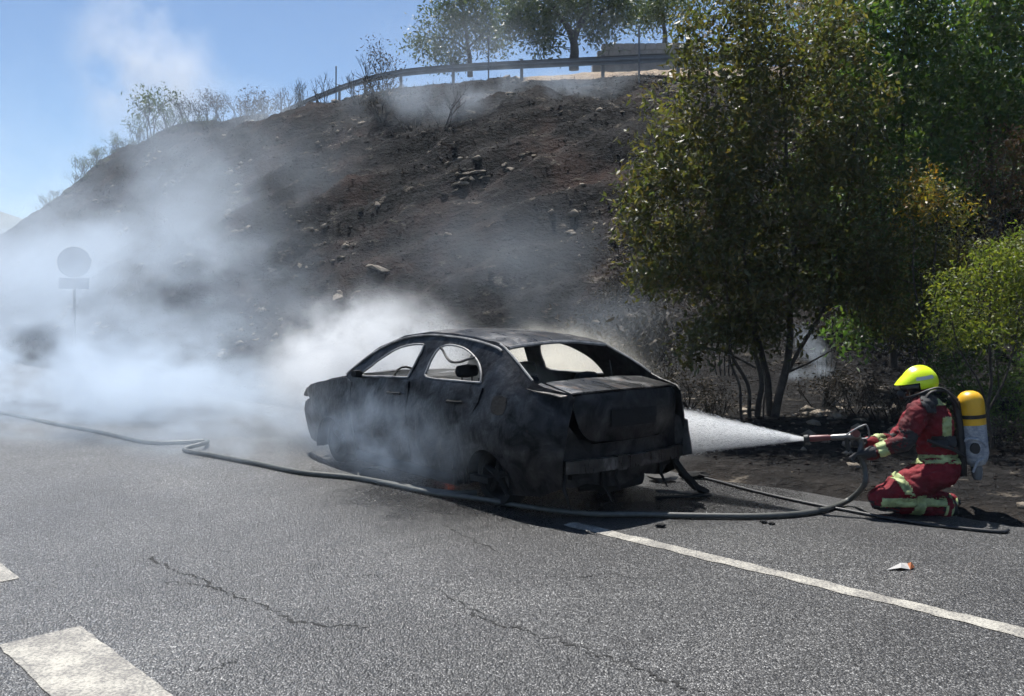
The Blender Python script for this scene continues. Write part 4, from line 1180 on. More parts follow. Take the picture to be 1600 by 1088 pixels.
def leaves(centers, per, spread, size, rs, flat=0.6):
    """leaf blades, two folded triangles each, in tufts round the twig ends"""
    n = len(centers) * per
    c = np.repeat(np.asarray(centers), per, axis=0) + rs.normal(0, 1, (n, 3)) * spread
    d = rs.normal(0, 1, (n, 3)); d[:, 2] -= 0.35
    d /= np.linalg.norm(d, axis=1)[:, None]
    w = np.cross(d, rs.normal(0, 1, (n, 3))); w /= np.linalg.norm(w, axis=1)[:, None] + 1e-9
    nn = np.cross(d, w)
    L = size * rs.uniform(0.55, 1.25, n)[:, None]
    a = c; b = c + d * L * 0.45 + w * L * 0.30 * flat + nn * L * 0.07; e = c + d * L; f = c + d * L * 0.45 - w * L * 0.30 * flat + nn * L * 0.07
    V = np.stack([a, b, e, f], 1).reshape(-1, 3)
    F = np.arange(n * 4).reshape(n, 4)
    return V, F
def tree(name, label, base, stems, lobes, leafmat, per=14, size=0.065, spread=0.085, seed=1, cat='tree', group=None, barkmat='bark', twigs=1.0, shell=1.0, branch_n=5, gap=0.0):
    """stems: list of [(point, radius)...]; lobes: (centre, radii, number of leaf tufts)"""
    rs = np.random.default_rng(seed); rr = random.Random(seed)
    root = empty(name, base, 0, label, cat, group)
    inv = Matrix.Translation(-Vector(base))
    tm = MB(); nodes = []
    for st in stems:
        pts = spline([q[0] for q in st], 6); k = len(st)
        rad = [0.7 * float(np.interp(i / (len(pts) - 1) * (k - 1), range(k), [q[1] for q in st])) for i in range(len(pts))]
        pts = [p + Vector((noise.noise(p * 2.1), noise.noise(p * 2.1 + Vector((9, 0, 0))), 0)) * 0.05 for p in pts]
        tm.tube(pts, rad, 8); nodes += [(p, r) for p, r in zip(pts, rad)]
    centers = []
    for c, r, k in lobes:
        c = Vector(c)
        d = rs.normal(0, 1, (k, 3)); d /= np.linalg.norm(d, axis=1)[:, None]
        u = rs.uniform(0, 1, k) ** (1 / 3 * shell)
        cc = np.array(c) + d * u[:, None] * np.array(r)
        # gaps and clumps
        keep = [i for i in range(k) if noise.noise(Vector(cc[i]) * 2.3) > gap + rr.uniform(-0.14, 0.14)]
        cc = cc[keep]
        centers.append(cc)
        m = int(len(cc) * 0.16 * twigs)
        NP = np.array([tuple(p) for p, _ in nodes])
        for i in rs.choice(len(cc), m, replace=False) if m else []:
            e = Vector(cc[i])
            dd = np.linalg.norm((NP - np.array(e)) * np.array([1, 1, 1.0]), axis=1) + 0.55 * np.maximum(0, NP[:, 2] - e.z + 0.15)
            q, qr = nodes[int(np.argmin(dd))]
            mid = q.lerp(e, 0.5) + Vector((0, 0, 0.10 * (e - q).length)) + Vector((rr.gauss(0, 0.06), rr.gauss(0, 0.06), 0)) * (e - q).length
            r0 = min(qr * 0.5, 0.006 + 0.010 * (e - q).length)
            tm.tube(spline([q, mid, e], 3), [r0 * (1 - 0.13 * j) for j in range(7)], branch_n, False)
            if rr.random() < 0.35: nodes.append((mid.copy(), r0 * 0.7)); NP = np.vstack([NP, np.array(mid)])
    o = tm.build('trunk', M[barkmat], smooth=60); o.parent = root; o.matrix_parent_inverse = inv
    cc = np.vstack(centers)
    V, F = leaves(cc, per, spread, size, rs)
    o = raw_mesh('crown', V, F, M[leafmat]); o.parent = root; o.matrix_parent_inverse = inv
    return root
def LB(px, py, d, rx, rz, rd, n):
    k = d / FPX
    return (P(px, py, d), (rx * k, rd, rz * k), n)
def stem(pts, d, r0, r1, dd=0.0):
    n = len(pts)
    return [(P(x, y, d + dd * i / n), r0 + (r1 - r0) * i / (n - 1)) for i, (x, y) in enumerate(pts)]

# scorched many-stemmed tree beside the road
B1 = on_ground(1195, 12.0)
sts = [stem([(1212, 652), (1224, 590), (1232, 540), (1236, 480), (1241, 400), (1236, 300), (1226, 180), (1215, 70)], 12.0, 0.085, 0.02),
       stem([(1206, 652), (1200, 600), (1190, 540), (1176, 500), (1160, 440), (1130, 330), (1112, 200), (1104, 80)], 12.1, 0.07, 0.015),
       stem([(1184, 652), (1187, 600), (1182, 540), (1178, 480), (1166, 380), (1180, 250), (1170, 120)], 11.9, 0.06, 0.012),
       stem([(1172, 655), (1166, 600), (1141, 545), (1122, 500), (1095, 430), (1070, 330), (1062, 250)], 11.8, 0.04, 0.01),
       stem([(1160, 657), (1155, 605), (1143, 560), (1139, 500), (1128, 400), (1110, 330)], 11.7, 0.028, 0.008),
       stem([(1226, 585), (1262, 522), (1288, 480), (1308, 400), (1328, 300), (1340, 190)], 12.0, 0.045, 0.012),
       stem([(1230, 582), (1268, 566), (1292, 552), (1310, 538)], 11.9, 0.022, 0.007),
       stem([(1182, 575), (1150, 557), (1118, 545), (1085, 548), (1058, 556), (1040, 566)], 11.6, 0.022, 0.006),
       stem([(1192, 660), (1193, 610), (1190, 560)], 11.8, 0.018, 0.010)]
lob = [LB(1135, 50, 12.0, 85, 90, 1.0, 330), LB(1215, 70, 12.1, 100, 95, 1.1, 340), LB(1105, 190, 11.9, 108, 90, 1.1, 420), LB(1085, 300, 11.8, 108, 85, 1.1, 420),
       LB(1072, 395, 11.7, 110, 70, 1.0, 330), LB(1180, 330, 12.0, 110, 110, 1.2, 480), LB(1230, 210, 12.2, 100, 110, 1.1, 380), LB(1165, 455, 11.7, 105, 60, 0.9, 330),
       LB(1255, 410, 12.0, 100, 75, 1.0, 300), LB(1310, 300, 12.3, 80, 120, 0.9, 300), LB(1030, 240, 11.8, 40, 50, 0.5, 70), LB(1010, 330, 11.7, 45, 50, 0.5, 75), LB(990, 395, 11.6, 40, 45, 0.5, 50),
       LB(1080, 548, 11.5, 45, 16, 0.3, 45), LB(1125, 515, 11.6, 55, 26, 0.4, 70), LB(1200, 520, 11.8, 70, 24, 0.5, 60), LB(1320, 430, 12.0, 60, 60, 0.7, 150), LB(1320, 170, 12.4, 60, 90, 0.9, 200), LB(1300, 60, 12.5, 60, 70, 0.9, 170)]
tree('scorched_tree', 'large many-stemmed tree with scorched brown green leaves behind the water spray', B1, sts, lob, 'leaf_scorched', 17, 0.112, 0.115, 3, gap=0.02)
# tall green trees at the right
B2 = on_ground(1396, 14.0)
sts = [stem([(1396, 575), (1394, 500), (1390, 430), (1400, 330), (1410, 220), (1415, 60), (1420, -60)], 14.0, 0.075, 0.03), stem([(1398, 420), (1370, 300), (1350, 180), (1335, 60)], 14.0, 0.04, 0.015), stem([(1402, 360), (1440, 250), (1470, 150), (1480, 20)], 14.1, 0.04, 0.015)]
lob = [LB(1340, 40, 14.0, 85, 90, 1.2, 320), LB(1430, 20, 14.2, 100, 90, 1.3, 380), LB(1370, 160, 14.0, 90, 85, 1.2, 340), LB(1460, 150, 14.2, 90, 90, 1.2, 360), LB(1390, 280, 14.0, 90, 70, 1.1, 260), LB(1380, 390, 13.8, 80, 70, 1.0, 240), LB(1430, 460, 13.6, 70, 60, 0.9, 200), LB(1400, -60, 14, 110, 60, 1.2, 160), LB(1340, 520, 13.8, 40, 30, 0.6, 50)]
tree('green_tree', 'tall dark green tree right of the scorched one, trunk behind the yellow bush', B2, sts, lob, 'leaf_green', 18, 0.128, 0.135, 4, gap=-0.01)
B3 = on_ground(1560, 15.0)
sts = [stem([(1560, 620), (1556, 480), (1550, 330), (1545, 180), (1550, 20), (1552, -80)], 15.0, 0.10, 0.03), stem([(1553, 380), (1590, 250), (1610, 120), (1620, 20)], 15.0, 0.05, 0.015), stem([(1550, 330), (1520, 220), (1505, 90)], 15, 0.045, 0.015)]
lob = [LB(1530, 30, 15.0, 85, 90, 1.3, 340), LB(1610, 40, 15.2, 85, 95, 1.3, 300), LB(1530, 170, 15.0, 85, 80, 1.2, 330), LB(1610, 170, 15.0, 80, 80, 1.2, 260), LB(1560, -60, 15, 110, 60, 1.2, 180), LB(1690, 80, 15, 80, 120, 1.2, 160), LB(1500, 250, 15, 70, 60, 1, 180)]
tree('green_tree', 'tall green tree with dense crown in the upper right corner', B3, sts, lob, 'leaf_green', 18, 0.132, 0.145, 5, gap=-0.01)
B4 = on_ground(1585, 12.6)
sts = [stem([(1590, 640), (1585, 520), (1575, 400), (1568, 260)], 12.6, 0.05, 0.012), stem([(1592, 560), (1555, 430), (1535, 330)], 12.6, 0.03, 0.01), stem([(1588, 560), (1620, 430), (1630, 300)], 12.6, 0.03, 0.01)]
lob = [LB(1575, 255, 12.6, 60, 55, 0.8, 170), LB(1550, 345, 12.6, 60, 60, 0.8, 190), LB(1620, 340, 12.6, 60, 80, 0.8, 190), LB(1515, 420, 12.6, 50, 60, 0.7, 110), LB(1600, 450, 12.8, 70, 60, 0.8, 160)]
tree('scorched_shrub_tree', 'brown scorched small tree near the right edge above the green bush', B4, sts, lob, 'leaf_brown', 14, 0.07, 0.10, 6)
B5 = on_ground(1455, 11.0)
sts = [stem([(1452, 640), (1455, 540), (1460, 420), (1466, 290)], 11.0, 0.04, 0.01), stem([(1456, 560), (1430, 450), (1425, 340)], 11.0, 0.025, 0.008), stem([(1456, 540), (1495, 430), (1500, 340)], 11, 0.025, 0.008)]
lob = [LB(1466, 285, 11.0, 34, 34, 0.4, 60), LB(1436, 318, 10.9, 30, 30, 0.4, 36), LB(1490, 325, 11.0, 28, 34, 0.4, 34)]
tree('yellow_bush', 'tall bush with yellow orange leaves at its top, behind the firefighter', B5, sts, lob, 'leaf_yellow', 13, 0.065, 0.085, 7, 'bush')
B5b = on_ground(1440, 11.5)
sts = [stem([(1440, 640), (1438, 540), (1440, 430)], 11.5, 0.04, 0.012), stem([(1440, 560), (1480, 470), (1490, 400)], 11.5, 0.02, 0.01)]
lob = [LB(1420, 420, 11.5, 75, 60, 0.8, 330), LB(1490, 430, 11.4, 60, 55, 0.7, 250), LB(1440, 500, 11.5, 75, 50, 0.8, 320), LB(1370, 380, 11.6, 60, 60, 0.7, 220), LB(1390, 300, 11.8, 50, 60, 0.6, 160), LB(1470, 370, 11.2, 55, 50, 0.6, 170), LB(1450, 320, 11.3, 55, 40, 0.5, 120), LB(1370, 470, 11.8, 55, 60, 0.7, 130)]
tree('olive_bush', 'olive green bush under the yellow leaves, above the firefighter\'s helmet', B5b, sts, lob, 'leaf_scorched', 14, 0.066, 0.09, 8, 'bush')
B6 = on_ground(1545, 9.6)
sts = [stem([(1548, 700), (1546, 600), (1545, 480), (1550, 400)], 9.6, 0.03, 0.008), stem([(1548, 640), (1500, 540), (1478, 460)], 9.6, 0.02, 0.006), stem([(1549, 640), (1590, 530), (1600, 420)], 9.6, 0.02, 0.006)]
lob = [LB(1555, 430, 9.6, 60, 50, 0.5, 210), LB(1500, 460, 9.6, 50, 42, 0.45, 170), LB(1600, 410, 9.6, 50, 50, 0.45, 150), LB(1550, 500, 9.6, 75, 40, 0.5, 200), LB(1620, 490, 9.6, 50, 60, 0.5, 120), LB(1470, 520, 9.7, 35, 30, 0.4, 60)]
tree('green_bush', 'fresh yellow green bush at the right edge above the air cylinder', B6, sts, lob, 'leaf_bright', 14, 0.058, 0.075, 9, 'bush')
B7 = on_ground(1560, 10.4)
sts = [stem([(1560, 740), (1556, 650), (1560, 560)], 10.4, 0.03, 0.01), stem([(1560, 700), (1510, 620), (1490, 550)], 10.4, 0.02, 0.008), stem([(1560, 700), (1620, 610), (1630, 540)], 10.4, 0.02, 0.008)]
lob = [LB(1540, 590, 10.4, 70, 55, 0.7, 260), LB(1610, 600, 10.4, 60, 60, 0.7, 220), LB(1560, 680, 10.3, 80, 50, 0.6, 260), LB(1640, 690, 10.3, 60, 50, 0.6, 140), LB(1490, 540, 10.6, 50, 40, 0.6, 130), LB(1500, 640, 10.6, 40, 50, 0.5, 120)]
tree('dark_bush', 'dark shaded bush filling the ground behind the air cylinder', B7, sts, lob, 'leaf_green', 14, 0.06, 0.085, 10, 'bush')
# darker trees farther back close the gaps
for k, (px, d, lab, ls) in enumerate([(1330, 18.5, 'dark tree behind the gap between the scorched and the green tree', [(1290, 60, 90, 90), (1350, 180, 90, 110), (1300, 310, 80, 90), (1330, 430, 70, 70)]),
        (1480, 19.0, 'dark tree behind the two tall green trees', [(1440, 40, 100, 100), (1520, 150, 100, 100), (1450, 250, 90, 90), (1530, 340, 90, 80), (1480, 440, 90, 70)]),
        (1620, 18.0, 'dark tree at the right edge behind the brown scorched one', [(1600, 80, 80, 100), (1640, 220, 80, 90), (1600, 350, 80, 90), (1570, 480, 80, 70), (1620, 580, 80, 60)])]):
    b = on_ground(px, d); by = px_of(b)[1]
    tree('backdrop_tree', lab, b, [stem([(px, by), (px - 6, by - 150), (px + 5, 200), (px, 0)], d, 0.11, 0.03)], [LB(x, y, d, rx, rz, 1.0, 260) for x, y, rx, rz in ls], 'leaf_green', 22, 0.12, 0.18, 60 + k, 'tree', 'dark trees behind the roadside trees')
# charred low bushes between the car and the trees
for k, (px, d, ls, lab) in enumerate([
        (985, 14.5, [(960, 430, 45, 50), (1000, 470, 50, 45), (945, 490, 35, 35), (980, 390, 40, 40)], 'charred bush with curled black leaves left of the scorched tree'),
        (1030, 15.5, [(1040, 430, 60, 50), (1060, 470, 50, 40)], 'charred bush half hidden behind the left side of the scorched tree'),
        (1290, 15.5, [(1300, 490, 50, 40), (1340, 470, 50, 45)], 'charred bush behind the right stems of the scorched tree'),
        (1130, 16.5, [(1130, 470, 60, 40), (1180, 480, 50, 35)], 'charred bush seen between the stems of the scorched tree')]):
    b = on_ground(px, d)
    bx_ = px_of(b)
    sts = [stem([(px + 6 * j, bx_[1]), (px + 9 * j, bx_[1] - 45), (px + 18 * j, bx_[1] - 110)], d, 0.02, 0.005) for j in (-2, -1, 0, 1, 2)]
    lob = [LB(x, y, d, rx, rz, 0.5, 95) for x, y, rx, rz in ls]
    tree('charred_bush', lab, b, sts, lob, 'leaf_char', 11, 0.06, 0.10, 20 + k, 'bush', 'charred bushes on the verge', 'char_twig', 3.0)

# trees on the crest
def crest_tree(name, label, px, d, sts, lob, seed, mat='leaf_far', size=0.22):
    tree(name, label, on_ground(px, d), sts, lob, mat, 28, size, 0.30, seed, 'tree', 'trees on the crest', 'bark', 0.8, gap=-0.2)
crest_tree('crest_tree', 'big tree with a forked trunk behind the guardrail on the crest', 897, 37,
    [stem([(898, 110), (897, 80), (895, 62), (885, 40), (865, 10), (850, -30)], 37, 0.30, 0.10), stem([(896, 66), (905, 40), (915, 15), (925, -30)], 37, 0.22, 0.08), stem([(892, 52), (930, 25), (965, 5)], 37, 0.12, 0.04)],
    [LB(830, 25, 37, 42, 30, 1.5, 90), LB(865, -10, 37, 80, 45, 2.2, 200), LB(935, -5, 37, 62, 38, 2.0, 160), LB(850, 62, 37, 24, 22, 0.8, 36), LB(935, 48, 37, 26, 15, 0.8, 36), LB(800, 45, 37, 24, 20, 0.8, 32), LB(880, -60, 37, 110, 50, 2.5, 120), LB(970, 12, 37, 28, 18, 0.8, 36)], 31)
crest_tree('crest_tree', 'hazy loose tree left of the big one on the crest', 730, 43,
    [stem([(735, 120), (733, 90), (728, 50), (722, 10)], 43, 0.20, 0.06), stem([(732, 80), (700, 60), (670, 60)], 43, 0.08, 0.03), stem([(732, 75), (760, 45), (770, 10)], 43, 0.09, 0.03)],
    [LB(705, 40, 43, 50, 32, 1.8, 110), LB(745, 8, 43, 62, 36, 2.0, 140), LB(655, 68, 43, 28, 9, 0.8, 26), LB(765, 55, 43, 30, 26, 1.0, 55), LB(700, 82, 43, 40, 18, 1.2, 50), LB(735, -30, 43, 60, 30, 1.5, 60)], 32)
crest_tree('crest_tree', 'hazy tree above the stone wall on the crest', 1030, 41,
    [stem([(1040, 80), (1038, 50), (1035, 10)], 41, 0.2, 0.08)],
    [LB(1005, 22, 41, 38, 24, 1.4, 70), LB(1050, 5, 41, 50, 35, 1.6, 110)], 33)
# straw coloured dry shrub showing above the scorched tree
tree('dry_grass_clump', 'pale straw dry clump on the upper slope above the trees', on_ground(1262, 20), [stem([(1262, 200), (1262, 100), (1260, 30)], 17.5, 0.03, 0.01)],
     [LB(1255, 15, 17.5, 35, 30, 0.5, 70), LB(1275, 55, 17.5, 22, 30, 0.4, 40)], 'straw', 12, 0.12, 0.10, 34, 'bush')

def bare_shrub(base, h, seed, label, sprd=0.6, nst=6, leaf=None, nl=0, group='bare burnt shrubs along the crest', dens=1.0):
    rr = random.Random(seed); mb = MB(); tips = []
    def grow(p, d, L, r, lev):
        q = p + d * L * 0.5 + Vector((rr.gauss(0, .05), rr.gauss(0, .05), 0.02)) * L
        e = q + (d + Vector((rr.gauss(0, .15), rr.gauss(0, .15), 0.22))).normalized() * L * 0.5
        mb.tube([p, q, e], [r, r * 0.8, r * 0.6], 4, False)
        if lev == 0: tips.append(e); return
        for _ in range(rr.choice((2, 2, 3))):
            d2 = (d + Vector((rr.gauss(0, .45), rr.gauss(0, .45), rr.gauss(0.15, .2)))).normalized()
            grow(e if rr.random() < 0.7 else q, d2, L * rr.uniform(0.55, 0.8), r * 0.6, lev - 1)
    for k in range(nst):
        a = rr.uniform(0, 2 * math.pi)
        d = Vector((math.cos(a) * sprd, math.sin(a) * sprd, 1)).normalized()
        grow(Vector((rr.gauss(0, .08) * h, rr.gauss(0, .08) * h, -0.1)), d, h * rr.uniform(0.32, 0.46), 0.02 * h ** 0.7, 3 if dens >= 1 else 2)
    root = empty('burnt_shrub', base, rr.uniform(0, 6), label, 'shrub', group)
    mb.build('branches', M['char_twig'], root)
    if leaf:
        rs = np.random.default_rng(seed)
        V, F = leaves([tuple(t_) for t_ in tips], nl, 0.10 * h, 0.085 * h, rs)
        raw_mesh('foliage', V, F, M[leaf], root)
    return root
def crest_d(px):
    best = max((((on_ground(px, d).z - EYE) / d), d) for d in np.arange(36, 110, 1.0))
    return float(best[1])
SHR = [(583, 42.0, 2.0, 0.75, 7, None, 'spreading bare shrub left of the first guardrail post'),
       (601, 41.0, 2.0, 0.35, 4, 'leaf_char', 'burnt shrub with a tufted dark top in front of the guardrail'),
       (506, 47.0, 1.7, 0.5, 6, None, 'bare shrub where the guardrail sinks below the crest'),
       (470, 50.0, 2.0, 0.5, 7, None, 'bare twiggy shrub on the crest left of the guardrail end'),
       (445, 52.0, 2.2, 0.5, 7, None, 'bare shrub second left of the guardrail end'),
       (420, 55.0, 2.0, 0.5, 6, None, 'bare shrub third left of the guardrail end'),
       (398, 57.0, 2.4, 0.55, 7, 'leaf_char', 'dense burnt shrub in the middle of the left crest'),
       (375, 60.0, 2.4, 0.5, 7, None, 'tall bare shrub beside the dense one on the left crest'),
       (345, 60.0, 2.0, 0.5, 7, 'leaf_char', 'burnt shrub right of the bright smoke on the crest'),
       (318, 62.0, 1.9, 0.5, 6, 'leaf_char', 'burnt shrub in front of the bright smoke on the crest'),
       (290, 64.0, 1.6, 0.5, 6, 'leaf_char', 'low burnt shrub under the sky smoke column'),
       (262, 67.0, 1.9, 0.5, 6, 'leaf_far', 'low leafy shrub left of the sky smoke column'),
       (238, 69.0, 3.4, 0.35, 5, 'leaf_far', 'tallest leafy shrub standing out on the left crest'),
       (214, 71.0, 2.0, 0.5, 6, 'leaf_far', 'leafy shrub left of the tallest one on the crest'),
       (180, 74.0, 1.4, 0.5, 6, 'leaf_far', 'grey green shrub where the crest falls to the left'),
       (150, 77.0, 1.5, 0.5, 6, 'leaf_far', 'grey green shrub lower down the left crest'),
       (128, 80.0, 1.5, 0.5, 6, 'leaf_far', 'lowest shrub on the left crest above the road sign'),
       (695, 30.0, 1.5, 0.8, 8, None, 'bare shrub on the ledge below the guardrail'),
       (640, 31.0, 1.5, 0.7, 8, None, 'bare shrub on the slope below the tufted one'),
       (600, 33.0, 1.6, 0.7, 8, 'leaf_char', 'burnt shrub on the upper slope left of the ledge'),
       (560, 36.0, 1.5, 0.6, 7, None, 'bare shrub on the upper slope under the guardrail bend'),
       (690, 16.5, 1.1, 0.6, 8, 'leaf_char', 'charred bush at the foot of the slope behind the car roof'),
       (655, 17.5, 1.0, 0.6, 7, 'leaf_char', 'charred bush at the slope foot left of the car roof')]
for k, (px, d, h, sp, ns, lf, lab) in enumerate(SHR):
    if px < 350: d = crest_d(px)
    bare_shrub(on_ground(px, d), h, 100 + k, lab, sp, ns, lf, 7)
for k, px in enumerate(range(62, 335, 9)):
    d = crest_d(px) - (k % 3) * 0.7
    bare_shrub(on_ground(px, d), 0.7 + 0.5 * ((k * 7) % 5) / 4, 300 + k, 'low scrub tuft along the hazy left skyline of the hill', 0.8, 5, 'leaf_far' if k % 3 else 'leaf_char', 9, 'scrub tufts on the left skyline', 0.5)
for k, (px, d, h) in enumerate([(940, 13.2, 1.3), (965, 13.6, 1.5), (990, 13.0, 1.1), (1010, 14.0, 1.4), (925, 14.5, 1.4)]):
    bare_shrub(on_ground(px, d), h, 150 + k, ['leftmost of the five twiggy burnt shrubs right of the car roof', 'tallest of the twiggy burnt shrubs right of the car roof', 'low twiggy burnt shrub above the boot of the car', 'rightmost of the twiggy burnt shrubs, nearest the scorched tree', 'twiggy burnt shrub farthest up behind the car roof'][k], 0.45, 7, 'leaf_char', 4, 'twiggy burnt shrubs behind the car')

for k, (px, d, h, lab) in enumerate([(1075, 13.0, 0.7, 'low burnt scrub on the verge just above the water spray'), (1120, 12.4, 0.6, 'low burnt scrub left of the scorched tree stems'), (1285, 12.8, 0.7, 'low burnt scrub right of the scorched tree stems'),
        (1335, 12.0, 0.6, 'low burnt scrub behind the nozzle'), (1385, 11.4, 0.6, 'low burnt scrub left of the firefighter helmet'), (1545, 9.7, 0.5, 'low burnt scrub right of the air cylinder'), (1590, 9.3, 0.4, 'low burnt scrub at the right edge of the verge')]):
    bare_shrub(on_ground(px, d), h, 400 + k, lab, 0.9, 8, 'leaf_char', 5, 'low burnt scrub on the verge')

# ------------------------------------------------------------------ rocks and stubble on the slope
def rock_mesh(seed, squash):
    bm = bmesh.new(); bmesh.ops.create_icosphere(bm, subdivisions=1, radius=1)
    bmesh.ops.subdivide_edges(bm, edges=bm.edges[:6], cuts=1)
    for v in bm.verts:
        k = 1 + 0.5 * noise.noise(v.co * 1.3 + Vector((seed * 5.1, 0, 0)))
        v.co = Vector((v.co.x * 1.5 * k, v.co.y * 0.9 * k, v.co.z * squash * k))
    me = bpy.data.meshes.new('rock'); bm.to_mesh(me); bm.free()
    return me
rocks = []
for k in range(8):
    me = rock_mesh(k, 0.45 + 0.05 * (k % 4)); me.materials.append(M['rock' if k % 2 else 'rock_char']); rocks.append(me)
def put_rock(q, size, rr, light=None):
    me = rocks[rr.randrange(8)] if light is None else rocks[rr.randrange(4) * 2 + (1 if light else 0)]
    o = bpy.data.objects.new('rock', me); C.objects.link(o); o.parent = hillside
    o.location = Vector(q) + (Vector((0, 0.25 * size, -0.30 * size)) if q.z > 1 else Vector((0, 0, 0))); o.scale = (size * rr.uniform(0.7, 1.4), size * rr.uniform(0.7, 1.2), size * rr.uniform(0.35, 0.7))
    o.rotation_euler = (rr.gauss(0, 0.3), rr.gauss(0, 0.3) - 0.2, R(44) + rr.gauss(0, 0.7))
rr = random.Random(5)
nrock = 0
LEDGES = [((690, 292), (770, 262), 16, 0.24), ((770, 262), (840, 232), 14, 0.2), ((525, 468), (600, 420), 12, 0.28), ((470, 412), (560, 395), 14, 0.2), ((560, 330), (640, 300), 12, 0.18), ((760, 310), (830, 290), 6, 0.15), ((880, 170), (930, 195), 8, 0.12), ((700, 225), (900, 215), 14, 0.10), ((930, 420), (1000, 380), 10, 0.16)]
for a, b, n, sz in LEDGES:
    for k in range(int(n * 0.7)):
        u = rr.random()
        q = hit(a[0] + (b[0] - a[0]) * u + rr.gauss(0, 4), a[1] + (b[1] - a[1]) * u + rr.gauss(0, 5))
        if q: put_rock(q, sz * rr.uniform(0.4, 1.2), rr, True); nrock += 1
while nrock < 120:
    q = hit(rr.uniform(380, 1020), rr.uniform(190, 520))
    if q: put_rock(q, rr.uniform(0.05, 0.13) * (1 + (q.y - 15) * 0.015), rr, rr.random() < 0.25); nrock += 1
# stones on the verge by the firefighter
for k in range(26):
    g_ = SP(rr.uniform(-1.0, 4.5), rr.uniform(7.8, 8.9)); s_, p_ = toSP(g_)
    g_.z = gz(s_, p_) + 0.004; put_rock(g_, rr.uniform(0.010, 0.026), rr, rr.random() < 0.4)
# stubble: burnt stalks, clods
rs = np.random.default_rng(11)
N = 26000
pts = []
while len(pts) < N:
    s_ = rs.uniform(0, 62); p_ = rs.uniform(8.4, 34)
    pc = interp(s_, CS, CP)
    if p_ > pc + 1.5 or noise.noise((s_ * 0.5, p_ * 0.5, 3)) < rs.uniform(-0.5, 0.3): continue
    if s_ > 30 and rs.random() < 0.3: continue
    v = SP(s_, p_, gz(s_, p_) - 0.01); pts.append((v.x, v.y, v.z))
pts = np.array(pts)
hgt_ = rs.uniform(0.03, 0.14, N)[:, None] * (0.35 + pts[:, 1:2] * 0.03)
dr = rs.normal(0, 0.45, (N, 3)); dr[:, 2] = 1
sd = rs.normal(0, 1, (N, 3)); sd[:, 2] = 0; sd /= np.linalg.norm(sd, axis=1)[:, None]
wdt = rs.uniform(0.002, 0.009, N)[:, None] * (0.3 + pts[:, 1:2] * 0.05)
V = np.stack([pts - sd * wdt, pts + sd * wdt, pts + dr * hgt_], 1).reshape(-1, 3)
o = raw_mesh('burnt_stubble', V, np.arange(N * 3).reshape(N, 3), M['stubble'])
tag(o, 'burnt grass stubble and clods covering the slope', 'stubble', kind='stuff')

# clods and small stones, far too many to count
def clods(n, mat, label, cond, s0, s1, lo, hi, seed):
    rs = np.random.default_rng(seed); pts = []
    while len(pts) < n:
        s_ = rs.uniform(0, 1) ** 1.5 * 58 + 1; p_ = rs.uniform(8.0, 33)
        if p_ > interp(s_, CS, CP) + 0.6: continue
        if not cond(s_, p_, rs.uniform(0, 1)): continue
        v = SP(s_, p_, gz(s_, p_)); pts.append((v.x, v.y, v.z))
    pts = np.array(pts)
    R_ = (rs.uniform(0, 1, n) ** 2.5 * (hi - lo) + lo)[:, None, None] * (0.45 + pts[:, 1:2, None] * 0.035)
    B = np.array([[1.3, 0, 0], [-1.3, 0, 0], [0, 1, 0], [0, -1, 0], [0, 0, 0.7], [0, 0, -0.7], [0.7, 0.5, 0.45], [-0.6, -0.6, 0.4]])
    a_ = rs.uniform(0, 6.28, n); ca, sa = np.cos(a_)[:, None], np.sin(a_)[:, None]
    J_ = B[None] * (1 + rs.normal(0, 0.28, (n, 8, 3)))
    X = J_[:, :, 0] * ca - J_[:, :, 1] * sa; Y = J_[:, :, 0] * sa + J_[:, :, 1] * ca
    V = pts[:, None, :] + np.stack([X, Y, J_[:, :, 2]], 2) * R_
    T = np.array([[6, 4, 0], [6, 2, 4], [6, 0, 2], [2, 1, 4], [7, 4, 1], [7, 1, 3], [7, 3, 4], [3, 0, 4], [0, 5, 2], [2, 5, 1], [1, 5, 3], [3, 5, 0]])
    F = (np.arange(n)[:, None, None] * 8 + T[None]).reshape(-1, 3)
    o = raw_mesh('clods', V.reshape(-1, 3), F, mat)
    tag(o, label, 'clods', kind='stuff')
clods(22000, M['soil_clod'], 'black clods of burnt earth scattered over the slope', lambda s, p, r: noise.noise((s * 0.35, p * 0.35, 8)) > r * 0.9 - 0.55, 0, 60, 0.012, 0.036, 21)
clods(1500, M['rock'], 'small pale stones scattered in bands over the slope', lambda s, p, r: noise.noise((s * 0.22 + p * 0.12, p * 0.75 - s * 0.33, 2)) > 0.16 + r * 0.25, 0, 60, 0.02, 0.12, 22)

